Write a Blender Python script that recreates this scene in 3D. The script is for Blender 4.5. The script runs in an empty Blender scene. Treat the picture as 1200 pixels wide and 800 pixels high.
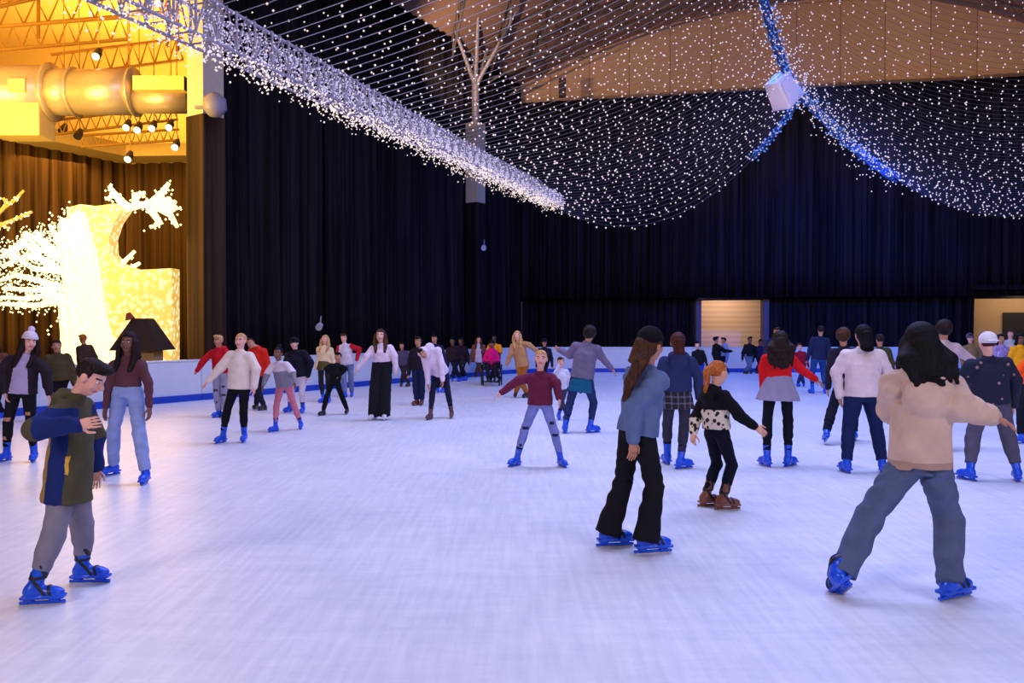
import bpy, math, random
import numpy as np
from math import sin, cos, pi, sqrt, atan2, radians
from mathutils import Vector, Matrix

random.seed(7); rng = np.random.default_rng(7)
SC = bpy.context.scene
COL = SC.collection
# ------------------------------------------------------------------ camera, world, light, exposure
CAM_H = 1.7
PITCH = math.atan(17/1000)
FPX = 1000.0
cd = bpy.data.cameras.new('camera'); cam = bpy.data.objects.new('camera', cd); COL.objects.link(cam)
cd.lens = 30.0; cd.sensor_width = 36.0; cd.clip_end = 300
cam.location = (0, 0, CAM_H); cam.rotation_euler = (pi/2 - PITCH, 0, 0)
SC.camera = cam
SC.view_settings.view_transform = 'Standard'; SC.view_settings.look = 'None'
SC.view_settings.gamma = 1.0; SC.view_settings.use_curve_mapping = False
SC.view_settings.exposure = 0.0
w = bpy.data.worlds.new('world'); SC.world = w; w.use_nodes = True
w.node_tree.nodes['Background'].inputs[0].default_value = (0.25, 0.22, 0.5, 1)
w.node_tree.nodes['Background'].inputs[1].default_value = 0.05
SC.cycles.max_bounces = 5; SC.cycles.diffuse_bounces = 3; SC.cycles.glossy_bounces = 3
SC.cycles.caustics_reflective = False; SC.cycles.caustics_refractive = False
SC.cycles.sample_clamp_indirect = 6
try: SC.cycles.use_denoising = True
except Exception: pass

def lamp(name, kind, loc, target, power, color, **kw):
    l = bpy.data.lights.new(name, kind); o = bpy.data.objects.new(name, l); COL.objects.link(o)
    o.location = loc; l.energy = power; l.color = color
    if target is not None:
        o.rotation_euler = (Vector(target) - Vector(loc)).to_track_quat('-Z', 'Y').to_euler()
    for k, v in kw.items(): setattr(l, k, v)
    return o
LAV = (0.62, 0.60, 1.0)
# stage washes hung in the roof above the rink
lamp('rink_wash_light', 'AREA', (4, 5, 12.5), (4, 6.5, 0), 620, (0.45, 0.54, 1.0), shape='RECTANGLE', size=12, size_y=5)
lamp('rink_wash_light', 'AREA', (2, 14, 12.8), (2, 14.5, 0), 2650, (0.50, 0.55, 1.0), shape='RECTANGLE', size=14, size_y=6)
lamp('rink_wash_light', 'AREA', (11, 26, 12.5), (11, 25.5, 0), 2300, (0.03, 0.18, 1.0), shape='RECTANGLE', size=14, size_y=6)
lamp('front_wash_light', 'AREA', (-7, -4, 6.5), (0, 12, 1), 640, (1.0, 0.82, 0.80), shape='RECTANGLE', size=4, size_y=2)
lamp('front_wash_light', 'AREA', (9, -4, 6.5), (4, 12, 1), 600, (0.92, 0.80, 0.98), shape='RECTANGLE', size=4, size_y=2)
# warm lamps of the side hall, the last one added out of sight
lamp('hall_light', 'AREA', (-16, 20, 6.5), (-15, 34, 15), 2800, (1.0, 0.65, 0.13), shape='RECTANGLE', size=8, size_y=4)
lamp('hall_light', 'AREA', (-16.5, 33, 8.2), (-16.5, 33.4, 0), 150, (1.0, 0.56, 0.12), shape='RECTANGLE', size=4, size_y=3)
lamp('hall_light', 'AREA', (-13, 22, 9.0), (-11.5, 24.5, 9.5), 130, (1.0, 0.55, 0.12), shape='RECTANGLE', size=2, size_y=2)
lamp('sculpture_glow_light', 'AREA', (-11.5, 24.2, 2.6), (-5, 14, 0), 290, (1.0, 0.58, 0.2), shape='RECTANGLE', size=5, size_y=3.5)
lamp('hall_light', 'AREA', (-15.5, 38.5, 10.5), (-15.5, 40, 16), 1500, (1.0, 0.66, 0.16), shape='RECTANGLE', size=10, size_y=3)  # hidden behind the curtain, added to brighten the hall's far wall and roof
# blue spots on the far drape and on the ridge of the light canopy
lamp('blue_spot_light', 'SPOT', (12, 24, 9), (13.5, 37, 3.8), 7000, (0.03, 0.10, 1.0), spot_size=1.15, spot_blend=1.0)
lamp('blue_spot_light', 'SPOT', (3, 26, 9), (-1, 37, 4), 700, (0.05, 0.10, 1.0), spot_size=1.1, spot_blend=1.0)
# uplights on the roof and the upper back wall
lamp('roof_uplight', 'SPOT', (6, 31, 8.5), (8, 39, 14.5), 900, (1.0, 0.62, 0.34), spot_size=2.0, spot_blend=0.8)
lamp('roof_uplight', 'SPOT', (17, 29, 8.5), (18, 37, 14.2), 800, (1.0, 0.62, 0.34), spot_size=2.0, spot_blend=0.8)
lamp('roof_uplight', 'SPOT', (-2.4, 32, 11.0), (-1, 38, 15.2), 1300, (1.0, 0.66, 0.38), spot_size=1.7, spot_blend=0.9)

# ------------------------------------------------------------------ pixel <-> world (only used to read positions off the photo)
_f = np.array([0, cos(PITCH), -sin(PITCH)]); _u = np.array([0, sin(PITCH), cos(PITCH)]); _r = np.array([1., 0, 0])
CAMP = np.array([0, 0, CAM_H])
def ray(px, py): return _f + _r*(px-600)/FPX + _u*(400-py)/FPX
def W(px, py, Y):
    d = ray(px, py); return CAMP + d*(Y/d[1])
def G(px, py, z=0.0):
    d = ray(px, py)
    return CAMP + d*((z-CAM_H)/min(d[2], -1e-4))

# ------------------------------------------------------------------ materials
MATS = {}
def lin(c):
    return tuple(((x/255)/12.92 if x/255 <= 0.04045 else ((x/255+0.055)/1.055)**2.4) for x in c)
def newmat(name):
    m = bpy.data.materials.new(name); m.use_nodes = True
    return m, m.node_tree.nodes, m.node_tree.links, m.node_tree.nodes['Principled BSDF']
def fabric(name, rgb, rough=0.9, var=0.10, scale=9, bump=0.25, sheen=0.0):
    key = ('f', name, rgb)
    if key in MATS: return MATS[key]
    m, N, L, B = newmat(name)
    c = lin(rgb)
    tc = N.new('ShaderNodeTexCoord'); no = N.new('ShaderNodeTexNoise'); no.inputs['Scale'].default_value = scale; no.inputs['Detail'].default_value = 4
    L.new(tc.outputs['Object'], no.inputs['Vector'])
    r = N.new('ShaderNodeValToRGB')
    r.color_ramp.elements[0].position = 0.3; r.color_ramp.elements[1].position = 0.72
    r.color_ramp.elements[0].color = (*[x*(1-var) for x in c], 1); r.color_ramp.elements[1].color = (*[min(1, x*(1+var)) for x in c], 1)
    L.new(no.outputs['Fac'], r.inputs['Fac']); L.new(r.outputs['Color'], B.inputs['Base Color'])
    bp = N.new('ShaderNodeBump'); bp.inputs['Strength'].default_value = bump; bp.inputs['Distance'].default_value = 0.01
    n2 = N.new('ShaderNodeTexNoise'); n2.inputs['Scale'].default_value = scale*4
    L.new(tc.outputs['Object'], n2.inputs['Vector']); L.new(n2.outputs['Fac'], bp.inputs['Height']); L.new(bp.outputs['Normal'], B.inputs['Normal'])
    B.inputs['Roughness'].default_value = rough
    B.inputs['Specular IOR Level'].default_value = 0.2
    MATS[key] = m; return m
def plain(name, rgb, rough=0.5, metal=0.0, spec=0.5):
    key = ('p', name, rgb)
    if key in MATS: return MATS[key]
    m, N, L, B = newmat(name)
    no = N.new('ShaderNodeTexNoise'); no.inputs['Scale'].default_value = 6
    tc = N.new('ShaderNodeTexCoord'); L.new(tc.outputs['Object'], no.inputs['Vector'])
    c = lin(rgb); mx = N.new('ShaderNodeMix'); mx.data_type = 'RGBA'
    mx.inputs[6].default_value = (*[x*0.93 for x in c], 1); mx.inputs[7].default_value = (*[min(1, x*1.05) for x in c], 1)
    L.new(no.outputs['Fac'], mx.inputs[0]); L.new(mx.outputs[2], B.inputs['Base Color'])
    B.inputs['Roughness'].default_value = rough; B.inputs['Metallic'].default_value = metal; B.inputs['Specular IOR Level'].default_value = spec
    MATS[key] = m; return m
def emit(name, rgb, strength, sample=False):
    key = ('e', name)
    if key in MATS: return MATS[key]
    m, N, L, B = newmat(name)
    B.inputs['Base Color'].default_value = (0.4, 0.4, 0.4, 1)
    B.inputs['Emission Color'].default_value = (*lin(rgb), 1); B.inputs['Emission Strength'].default_value = strength
    try: m.cycles.emission_sampling = 'AUTO' if sample else 'NONE'
    except Exception: pass
    MATS[key] = m; return m
def spotted(name, base, spot, scale, lo, hi, third=None):
    key = ('s', name)
    if key in MATS: return MATS[key]
    m, N, L, B = newmat(name)
    tc = N.new('ShaderNodeTexCoord'); v = N.new('ShaderNodeTexVoronoi'); v.inputs['Scale'].default_value = scale
    L.new(tc.outputs['Object'], v.inputs['Vector'])
    r = N.new('ShaderNodeValToRGB'); e = r.color_ramp.elements
    e[0].position = lo; e[0].color = (*lin(spot), 1); e[1].position = hi; e[1].color = (*lin(base), 1)
    L.new(v.outputs['Distance'], r.inputs['Fac']); L.new(r.outputs['Color'], B.inputs['Base Color'])
    B.inputs['Roughness'].default_value = 0.9
    MATS[key] = m; return m
def plaid(name, base, line):
    key = ('pl', name)
    if key in MATS: return MATS[key]
    m, N, L, B = newmat(name)
    tc = N.new('ShaderNodeTexCoord'); sx = N.new('ShaderNodeSeparateXYZ'); L.new(tc.outputs['Object'], sx.inputs[0])
    fs = []
    for ax in (0, 2):
        mu = N.new('ShaderNodeMath'); mu.operation = 'MULTIPLY'; mu.inputs[1].default_value = 13; L.new(sx.outputs[ax], mu.inputs[0])
        fr = N.new('ShaderNodeMath'); fr.operation = 'FRACT'; L.new(mu.outputs[0], fr.inputs[0])
        lt = N.new('ShaderNodeMath'); lt.operation = 'LESS_THAN'; lt.inputs[1].default_value = 0.25; L.new(fr.outputs[0], lt.inputs[0]); fs.append(lt)
    ad = N.new('ShaderNodeMath'); ad.operation = 'ADD'; L.new(fs[0].outputs[0], ad.inputs[0]); L.new(fs[1].outputs[0], ad.inputs[1])
    hv = N.new('ShaderNodeMath'); hv.operation = 'MULTIPLY'; hv.inputs[1].default_value = 0.5; L.new(ad.outputs[0], hv.inputs[0])
    mx = N.new('ShaderNodeMix'); mx.data_type = 'RGBA'; mx.inputs[6].default_value = (*lin(base), 1); mx.inputs[7].default_value = (*lin(line), 1)
    L.new(hv.outputs[0], mx.inputs[0]); L.new(mx.outputs[2], B.inputs['Base Color']); B.inputs['Roughness'].default_value = 0.9
    MATS[key] = m; return m

# ------------------------------------------------------------------ object helpers
def tag(o, label=None, cat=None, group=None, kind=None):
    for k, v in (('label', label), ('category', cat), ('group', group), ('kind', kind)):
        if v: o[k] = v
    return o
def mesh_obj(name, verts, faces, mats, parent=None, loc=None, smooth=False, midx=None):
    me = bpy.data.meshes.new(name)
    V = np.asarray(verts, dtype=np.float32).reshape(-1, 3)
    if isinstance(faces, np.ndarray) and len(faces):
        n = faces.shape[1]
        me.vertices.add(len(V)); me.vertices.foreach_set('co', V.ravel())
        me.loops.add(faces.size); me.loops.foreach_set('vertex_index', faces.astype(np.int32).ravel())
        me.polygons.add(len(faces)); me.polygons.foreach_set('loop_start', np.arange(0, faces.size, n, dtype=np.int32))
        try: me.polygons.foreach_set('loop_total', np.full(len(faces), n, dtype=np.int32))
        except Exception: pass
        me.update(calc_edges=True); me.validate()
    else:
        me.from_pydata([tuple(map(float, v)) for v in V], [], [tuple(int(i) for i in f) for f in faces]); me.update()
    for m in (mats if isinstance(mats, (list, tuple)) else [mats]): me.materials.append(m)
    if midx is not None and len(me.polygons) == len(midx): me.polygons.foreach_set('material_index', np.asarray(midx, dtype=np.int32))
    if smooth: me.polygons.foreach_set('use_smooth', np.ones(len(me.polygons), dtype=bool))
    o = bpy.data.objects.new(name, me); COL.objects.link(o)
    if loc is not None: o.location = loc
    if parent is not None: o.parent = parent
    return o
def empty(name, loc=(0, 0, 0), rz=0):
    o = bpy.data.objects.new(name, None); COL.objects.link(o); o.location = loc; o.rotation_euler = (0, 0, rz); o.empty_display_size = 0.2
    return o
class MB:
    def __init__(s): s.v = []; s.f = []
    def add(s, vs, fs):
        n = len(s.v); s.v += [tuple(map(float, v)) for v in vs]; s.f += [tuple(i+n for i in f) for f in fs]
    def box(s, c, h, R=None, taper=1.0):
        c = np.array(c, float); R = np.eye(3) if R is None else R
        vs = []
        for z in (-1, 1):
            k = taper if z > 0 else 1
            for x, y in ((-1, -1), (1, -1), (1, 1), (-1, 1)): vs.append(c + R @ np.array([x*h[0]*k, y*h[1]*k, z*h[2]]))
        s.add(vs, [(3, 2, 1, 0), (4, 5, 6, 7), (0, 1, 5, 4), (1, 2, 6, 5), (2, 3, 7, 6), (3, 0, 4, 7)])
    def tube(s, pts, r, n=6, cap=True):
        pts = [np.array(p, float) for p in pts]; rs = r if isinstance(r, (list, tuple)) else [r]*len(pts)
        vs = []; fs = []
        prev = None
        for i, p in enumerate(pts):
            t = pts[min(i+1, len(pts)-1)] - pts[max(i-1, 0)]; t = t/(np.linalg.norm(t)+1e-9)
            a = prev if prev is not None else (np.array([0, 0, 1.]) if abs(t[2]) < 0.9 else np.array([1., 0, 0]))
            a = a - t*np.dot(a, t); a /= (np.linalg.norm(a)+1e-9); prev = a; b = np.cross(t, a)
            for k in range(n):
                an = 2*pi*k/n; vs.append(p + (a*cos(an)+b*sin(an))*rs[i])
        for i in range(len(pts)-1):
            for k in range(n):
                k2 = (k+1) % n; fs.append((i*n+k, i*n+k2, (i+1)*n+k2, (i+1)*n+k))
        if cap: fs.append(tuple(range(n-1, -1, -1))); fs.append(tuple((len(pts)-1)*n+k for k in range(n)))
        s.add(vs, fs)
    def octa(s, c, r):
        c = np.array(c, float)
        vs = [c+np.array(d)*r for d in ((1,0,0),(-1,0,0),(0,1,0),(0,-1,0),(0,0,1),(0,0,-1))]
        s.add(vs, [(0,2,4),(2,1,4),(1,3,4),(3,0,4),(2,0,5),(1,2,5),(3,1,5),(0,3,5)])
    def build(s, name, mat, parent=None, loc=None, smooth=False):
        v = np.array(s.v)
        if loc is not None: v = v - np.array(loc)
        elif parent is not None:
            v = v - np.array(parent.location)
        return mesh_obj(name, v, s.f, mat, parent, loc, smooth)
def octa_cloud(P, r):
    P = np.asarray(P, float); n = len(P)
    D = np.array([(1,0,0),(-1,0,0),(0,1,0),(0,-1,0),(0,0,1),(0,0,-1)], float)
    F = np.array([(0,2,4),(2,1,4),(1,3,4),(3,0,4),(2,0,5),(1,2,5),(3,1,5),(0,3,5)])
    rr = np.broadcast_to(np.asarray(r, float), (n,))
    V = (P[:, None, :] + D[None]*rr[:, None, None]).reshape(-1, 3)
    Fa = (F[None] + (np.arange(n)*6)[:, None, None]).reshape(-1, 3)
    return V, Fa
def bevel(o, wd, seg=2):
    m = o.modifiers.new('bevel', 'BEVEL'); m.width = wd; m.segments = seg; m.limit_method = 'ANGLE'; return o
# ------------------------------------------------------------------ materials of the place
def ice_mat():
    m, N, L, B = newmat('ice')
    tc = N.new('ShaderNodeTexCoord')
    mp = N.new('ShaderNodeMapping'); mp.inputs['Scale'].default_value = (0.35, 1.6, 1); mp.inputs['Rotation'].default_value = (0, 0, 0.5); L.new(tc.outputs['Object'], mp.inputs[0])
    n1 = N.new('ShaderNodeTexNoise'); n1.inputs['Scale'].default_value = 0.6; n1.inputs['Detail'].default_value = 5; L.new(tc.outputs['Object'], n1.inputs['Vector'])
    n2 = N.new('ShaderNodeTexNoise'); n2.inputs['Scale'].default_value = 5; n2.inputs['Detail'].default_value = 8; n2.inputs['Roughness'].default_value = 0.7; L.new(mp.outputs[0], n2.inputs['Vector'])
    mp2 = N.new('ShaderNodeMapping'); mp2.inputs['Scale'].default_value = (3.0, 0.25, 1); mp2.inputs['Rotation'].default_value = (0, 0, -0.9); L.new(tc.outputs['Object'], mp2.inputs[0])
    n3 = N.new('ShaderNodeTexNoise'); n3.inputs['Scale'].default_value = 6; n3.inputs['Detail'].default_value = 6; L.new(mp2.outputs[0], n3.inputs['Vector'])
    a = N.new('ShaderNodeMath'); a.operation = 'ADD'; L.new(n1.outputs['Fac'], a.inputs[0]); L.new(n2.outputs['Fac'], a.inputs[1])
    b = N.new('ShaderNodeMath'); b.operation = 'ADD'; L.new(a.outputs[0], b.inputs[0]); L.new(n3.outputs['Fac'], b.inputs[1])
    c = N.new('ShaderNodeMath'); c.operation = 'DIVIDE'; c.inputs[1].default_value = 3; L.new(b.outputs[0], c.inputs[0])
    r = N.new('ShaderNodeValToRGB'); e = r.color_ramp.elements
    e[0].position = 0.38; e[0].color = (0.60, 0.61, 0.68, 1); e[1].position = 0.62; e[1].color = (0.80, 0.80, 0.83, 1)
    L.new(c.outputs[0], r.inputs['Fac']); L.new(r.outputs['Color'], B.inputs['Base Color'])
    rr = N.new('ShaderNodeMapRange'); rr.inputs['To Min'].default_value = 0.28; rr.inputs['To Max'].default_value = 0.5; L.new(n2.outputs['Fac'], rr.inputs['Value']); L.new(rr.outputs[0], B.inputs['Roughness'])
    bp = N.new('ShaderNodeBump'); bp.inputs['Strength'].default_value = 0.35; bp.inputs['Distance'].default_value = 0.006; L.new(c.outputs[0], bp.inputs['Height']); L.new(bp.outputs['Normal'], B.inputs['Normal'])
    B.inputs['IOR'].default_value = 1.31
    return m
ICE = ice_mat()
def drape_mat(name, rgb, scale=3.0, contrast=0.5):
    m, N, L, B = newmat(name)
    tc = N.new('ShaderNodeTexCoord'); mp = N.new('ShaderNodeMapping'); mp.inputs['Scale'].default_value = (scale, scale, 0.04); L.new(tc.outputs['Object'], mp.inputs[0])
    n = N.new('ShaderNodeTexNoise'); n.inputs['Scale'].default_value = 2.2; n.inputs['Detail'].default_value = 3; L.new(mp.outputs[0], n.inputs['Vector'])
    c = lin(rgb); r = N.new('ShaderNodeValToRGB'); e = r.color_ramp.elements
    e[0].position = 0.35; e[0].color = (*[x*(1-contrast) for x in c], 1); e[1].position = 0.7; e[1].color = (*[x*(1+contrast) for x in c], 1)
    L.new(n.outputs['Fac'], r.inputs['Fac']); L.new(r.outputs['Color'], B.inputs['Base Color'])
    B.inputs['Roughness'].default_value = 0.85; B.inputs['Specular IOR Level'].default_value = 0.1
    return m
BLACKD = drape_mat('black_drape', (28, 24, 27), 3.0, 0.7)
BROWND = drape_mat('brown_drape', (88, 62, 36))
DKBR = drape_mat('dark_brown_drape', (58, 42, 28))
BEIGE = plain('beige_paint', (196, 160, 122), 0.8)
COLP = plain('column_paint', (196, 176, 152), 0.75)
def panel_mat():
    m, N, L, B = newmat('beige_panel_wall')
    tc = N.new('ShaderNodeTexCoord'); mp = N.new('ShaderNodeMapping'); mp.inputs['Rotation'].default_value = (pi/2, 0, 0); L.new(tc.outputs['Object'], mp.inputs[0])
    br = N.new('ShaderNodeTexBrick'); br.inputs['Scale'].default_value = 1.0; br.inputs['Brick Width'].default_value = 1.8; br.inputs['Row Height'].default_value = 4.0
    br.inputs['Mortar Size'].default_value = 0.02; br.offset = 0
    br.inputs['Color1'].default_value = (*lin((205, 165, 125)), 1); br.inputs['Color2'].default_value = (*lin((190, 150, 110)), 1); br.inputs['Mortar'].default_value = (*lin((140, 105, 75)), 1)
    L.new(mp.outputs[0], br.inputs['Vector']); L.new(br.outputs['Color'], B.inputs['Base Color']); B.inputs['Roughness'].default_value = 0.8
    return m
PANEL = panel_mat()
ROOF = plain('roof_decking', (120, 92, 78), 0.8)
METAL = plain('galvanised_steel', (170, 165, 175), 0.4, 0.7)
STEELP = plain('painted_truss_steel', (150, 140, 150), 0.55, 0.3)
DARKT = plain('dark_truss_steel', (92, 80, 80), 0.6, 0.2)
BOARD = plain('white_board_plastic', (205, 205, 214), 0.35)
KICK = plain('blue_kick_plastic', (20, 60, 170), 0.4)
WIREM = plain('black_cable', (84, 74, 76), 0.6)
BULB = emit('string_bulb', (255, 224, 212), 0.74)
BULBW = emit('warm_string_bulb', (255, 232, 214), 0.95)
BULBL = emit('lilac_string_bulb', (214, 200, 240), 0.62)
BLUEGLOW = emit('blue_glow', (40, 110, 210), 0.8)  # glow added in place of blue light falling on the cable bundle

# ------------------------------------------------------------------ setting
# left wall line and back wall line in plan
def LW(t): return np.array([0.4-t, 40-1.55*t])
def BWY(x): return 40 - 0.2048*(x-0.4)
def zarc(x):
    k = 0.0175 if x < 13.8 else 0.029
    return 16.2 - k*(x-13.8)**2
def zceil(x, y): return zarc(x) + 0.43*max(0, BWY(x) - y)

g = 0.06
floor = mesh_obj('floor', [(-9.9+0, -8, 0), (30, -8, 0), (30, 32.0, 0), (0.3, 32.0, 0), (-0.2, 31.4, 0), (-9.9, 15.7, 0), (-9.9, -8, 0)], [(0, 1, 2, 3, 4, 5)], ICE); tag(floor, kind='structure')
f2 = mesh_obj('floor', [(-45, -12, -0.03), (45, -12, -0.03), (45, 60, -0.03), (-45, 60, -0.03)], [(0, 1, 2, 3)], plain('concrete', (78, 70, 74), 0.7)); tag(f2, kind='structure')

def drape(name, p0, p1, z0, z1, mat, amp=0.09, wl=0.42, label='', cat='curtain', zf=None, group=None, seed=0):
    p0 = np.array(p0, float); p1 = np.array(p1, float); Ln = np.linalg.norm(p1-p0); d = (p1-p0)/Ln; n = np.array([d[1], -d[0]])
    r_ = np.random.default_rng(seed+3); ns = max(8, int(Ln/(wl/8))); nz = 7
    ph = np.cumsum(r_.uniform(0.6, 1.4, ns))*(2*pi/8); am = amp*np.convolve(r_.uniform(0.4, 1.5, ns+8), np.ones(9)/9, 'valid')[:ns]
    off = am*np.sin(ph) + 0.3*am*np.sin(ph*2.3+1)
    V = []; F = []
    for j in range(nz):
        tz = j/(nz-1)
        for i in range(ns):
            q = p0 + d*Ln*i/(ns-1); top = zf(*q) if zf else z1
            o = off[i]*(1.15-0.5*tz) + 0.04*sin(i*0.05+j)
            V.append((*(q+n*o), z0+(top-z0)*tz))
    m_ = len(V)
    for j in range(nz):      # cloth thickness: a second layer just behind
        for i in range(ns):
            v = V[j*ns+i]; V.append((v[0]-n[0]*0.02, v[1]-n[1]*0.02, v[2]))
    for j in range(nz-1):
        for i in range(ns-1):
            a = j*ns+i; F.append((a, a+1, a+1+ns, a+ns)); b = a+m_; F.append((b+ns, b+1+ns, b+1, b))
    for i in range(ns-1):
        F.append((i+1, i, i+m_, i+1+m_)); a = (nz-1)*ns+i; F.append((a, a+1, a+1+m_, a+m_))
    V = np.array(V); loc = np.array([*p0, z0])
    o = mesh_obj(name, V-loc, np.array(F), mat, None, loc, True)
    return tag(o, label, cat, group)

# structure walls behind the drapes
def wallq(name, pts, mat):
    o = mesh_obj(name, pts, [(0, 1, 2, 3)], mat); return tag(o, kind='structure')
a0 = LW(-0.35); a1 = LW(9.6); nrm = np.array([-0.84, 0.54])*0.4
DKW = plain('dark_wall_paint', (26, 23, 27), 0.9)
V = []; F = []; K = 30
for i in range(K+1):
    q = LW(9.45*i/K-0.0) + nrm
    V += [(q[0], q[1], 0), (q[0], q[1], zceil(q[0], q[1])+0.3)]
for i in range(K): F.append((2*i, 2*i+2, 2*i+3, 2*i+1))
wl_ = tag(mesh_obj('wall_left', V, F, DKW), kind='structure')
# back wall: upper beige gable with an arched top
V = []; F = []; K = 48
for i in range(K+1):
    x = -3.0 + 31*i/K; y = BWY(x) + 0.5
    V += [(x, y, 2.9), (x, y, 12.0), (x, y, zarc(x)+0.5)]
for i in range(K):
    F.append((3*i, 3*i+1, 3*i+4, 3*i+3)); F.append((3*i+1, 3*i+2, 3*i+5, 3*i+4))
wb = mesh_obj('wall_back', V, F, [DKW, PANEL], midx=[0, 1]*K); tag(wb, kind='structure')
# roof
V = []; F = []; NX, NY = 44, 26
for j in range(NY+1):
    for i in range(NX+1):
        x = -9 + 38*i/NX; y = BWY(x) + 0.6 - j*0.8
        V.append((x, y, zceil(x, y)+0.04*(i % 2)))
for j in range(NY):
    for i in range(NX):
        a = j*(NX+1)+i; F.append((a, a+NX+1, a+NX+2, a+1))
tag(mesh_obj('ceiling', V, F, ROOF), kind='structure')

LEFTX = LW(9.55)
drape('pleated_curtain', LW(9.3), LW(6.9), 0.0, 0, BLACKD, zf=lambda x, y: min(zceil(x, y), 15)-0.1, label='tall black pleated curtain beside the lit side hall opening', seed=1)
drape('pleated_curtain', LW(6.85), LW(2.5), 0.0, 0, BLACKD, zf=lambda x, y: zceil(x, y)-0.1, label='wide black pleated curtain along the left side, between the two columns', seed=2)
drape('pleated_curtain', LW(1.75), LW(0.02), 0.0, 0, BLACKD, zf=lambda x, y: zceil(x, y)-0.1, label='black pleated curtain between the forked column and the far corner', seed=3)
def BP(x, off=0.0): return (x, BWY(x)-off)
drape('valance_curtain', BP(0.5, 0.15), BP(27, 0.15), 3.0, 12.1, BLACKD, amp=0.07, label='huge black back curtain hanging above the doorways', seed=4)
drape('pleated_curtain', BP(0.5, -0.35), BP(8.25, -0.35), 0.0, 3.4, BLACKD, label='low black curtain left of the lit doorway in the back', seed=5)
drape('pleated_curtain', BP(11.35, -0.35), BP(19.7, -0.35), 0.0, 3.4, BLACKD, label='low black curtain between the two lit openings at the back', seed=6)
# doorways: openings with a lit beige passage behind
def passage(name, x0, x1, ztop, mat, depth=2.6):
    y0 = BWY(x0)+0.55; y1 = BWY(x1)+0.55
    V = [(x0-1.5, y0+depth, 0), (x1+1.5, y1+depth, 0), (x1+1.5, y1+depth, ztop+1.5), (x0-1.5, y0+depth, ztop+1.5)]
    o = mesh_obj(name, V, [(0, 1, 2, 3)], mat); tag(o, kind='structure')
    m = MB(); Wd = 0.12
    m.box(((x0)-Wd, y0-0.1, ztop/2), (Wd, 0.25, ztop/2)); m.box((x1+Wd, y1-0.1, ztop/2), (Wd, 0.25, ztop/2)); m.box(((x0+x1)/2, (y0+y1)/2-0.1, ztop+0.1), ((x1-x0)/2+2*Wd, 0.25, 0.1))
    t = m.build('trim_1', BLACKD if x0 > 15 else plain('lilac_frame', (84, 74, 92), 0.6)); tag(t, kind='structure')
def shutter_mat():
    m, N, L, B = newmat('beige_shutter')
    tc = N.new('ShaderNodeTexCoord'); wv = N.new('ShaderNodeTexWave'); wv.bands_direction = 'Z'; wv.inputs['Scale'].default_value = 1.3; wv.inputs['Distortion'].default_value = 0.3
    L.new(tc.outputs['Object'], wv.inputs['Vector'])
    r = N.new('ShaderNodeValToRGB'); e = r.color_ramp.elements; e[0].color = (*lin((216, 178, 140)), 1); e[1].color = (*lin((230, 194, 154)), 1)
    L.new(wv.outputs['Fac'], r.inputs['Fac']); L.new(r.outputs['Color'], B.inputs['Base Color']); B.inputs['Roughness'].default_value = 0.6
    return m
passage('wall_passage', 8.55, 11.2, 2.95, shutter_mat())
passage('wall_passage', 19.6, 27.5, 3.25, plain('tan_wall', (200, 165, 118), 0.8))
lamp('passage_light', 'AREA', (9.9, BWY(9.9)+1.4, 3.6), (9.9, BWY(9.9)+3.0, 1.2), 66, (1.0, 0.76, 0.66), size=1.6)
lamp('passage_light', 'AREA', (22.5, BWY(22.5)+1.3, 3.7), (22.5, BWY(22.5)+3.1, 1.4), 78, (1.0, 0.74, 0.54), size=3)
m = MB(); m.box((22.9, BWY(22.9)+3.0, 1.6), (0.75, 0.04, 0.75), np.array([[.98, -.2, 0], [.2, .98, 0], [0, 0, 1]]).T); hb = m.build('hatch', plain('dark_hatch', (22, 18, 20), 0.6), loc=(22.9, BWY(22.9)+3.05, 0.85))
tag(hb, 'black hatch in the tan wall at the right edge', 'hatch')

# columns
def colR(): 
    d = np.array([0.542, 0.84, 0]); n = np.array([0.84, -0.542, 0]); return np.array([n, d, [0, 0, 1]]).T
CR = colR()
def column(t, half, zb, zt, label, fork):
    q = LW(t); c0 = np.array([q[0], q[1], 0]) + np.array([0.84, -0.54, 0])*0.15
    e = empty('steel_column', c0); tag(e, label, 'column')
    m = MB(); m.box(c0+(0, 0, (zb+zt)/2), (half, half, (zt-zb)/2), CR); m.build('shaft', COLP, e)
    m = MB(); m.box(c0+(0, 0, zb/2), (half*1.12, half*1.12, zb/2), CR); bevel(m.build('curtain_sleeve', BLACKD if fork else DKBR, e), 0.05)
    if fork:
        m = MB(); m.tube([c0+(0, 0, zt), c0+(0, 0, 12.2)], 0.16, 10); m.build('post', STEELP, e)
        for (dx, dy, top) in ((-0.9, -1.5, 14.2), (0.75, 0.6, 14.6), (0.2, -1.6, 14.8), (1.5, -0.8, 14.4), (-0.2, 0.5, 14.0)):
            b = c0+(0, 0, 12.0); tpt = c0+(dx, dy, top)
            mm = MB(); mm.tube([b, tpt], [0.10, 0.06], 8)
            for k, (sx, sy) in enumerate(((-0.7, 0.3), (0.8, -0.4), (0.1, -1.0))): mm.tube([tpt, tpt+(sx, sy, 1.6)], [0.05, 0.03], 6)
            mm.build('branch', STEELP, e)
    return e
column(9.52, 0.36, 7.85, 15.5, 'beige column at the edge of the yellow side hall, brown drape below', False)
column(2.09, 0.30, 7.0, 10.4, 'beige column with forked steel branches reaching the roof', True)

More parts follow.
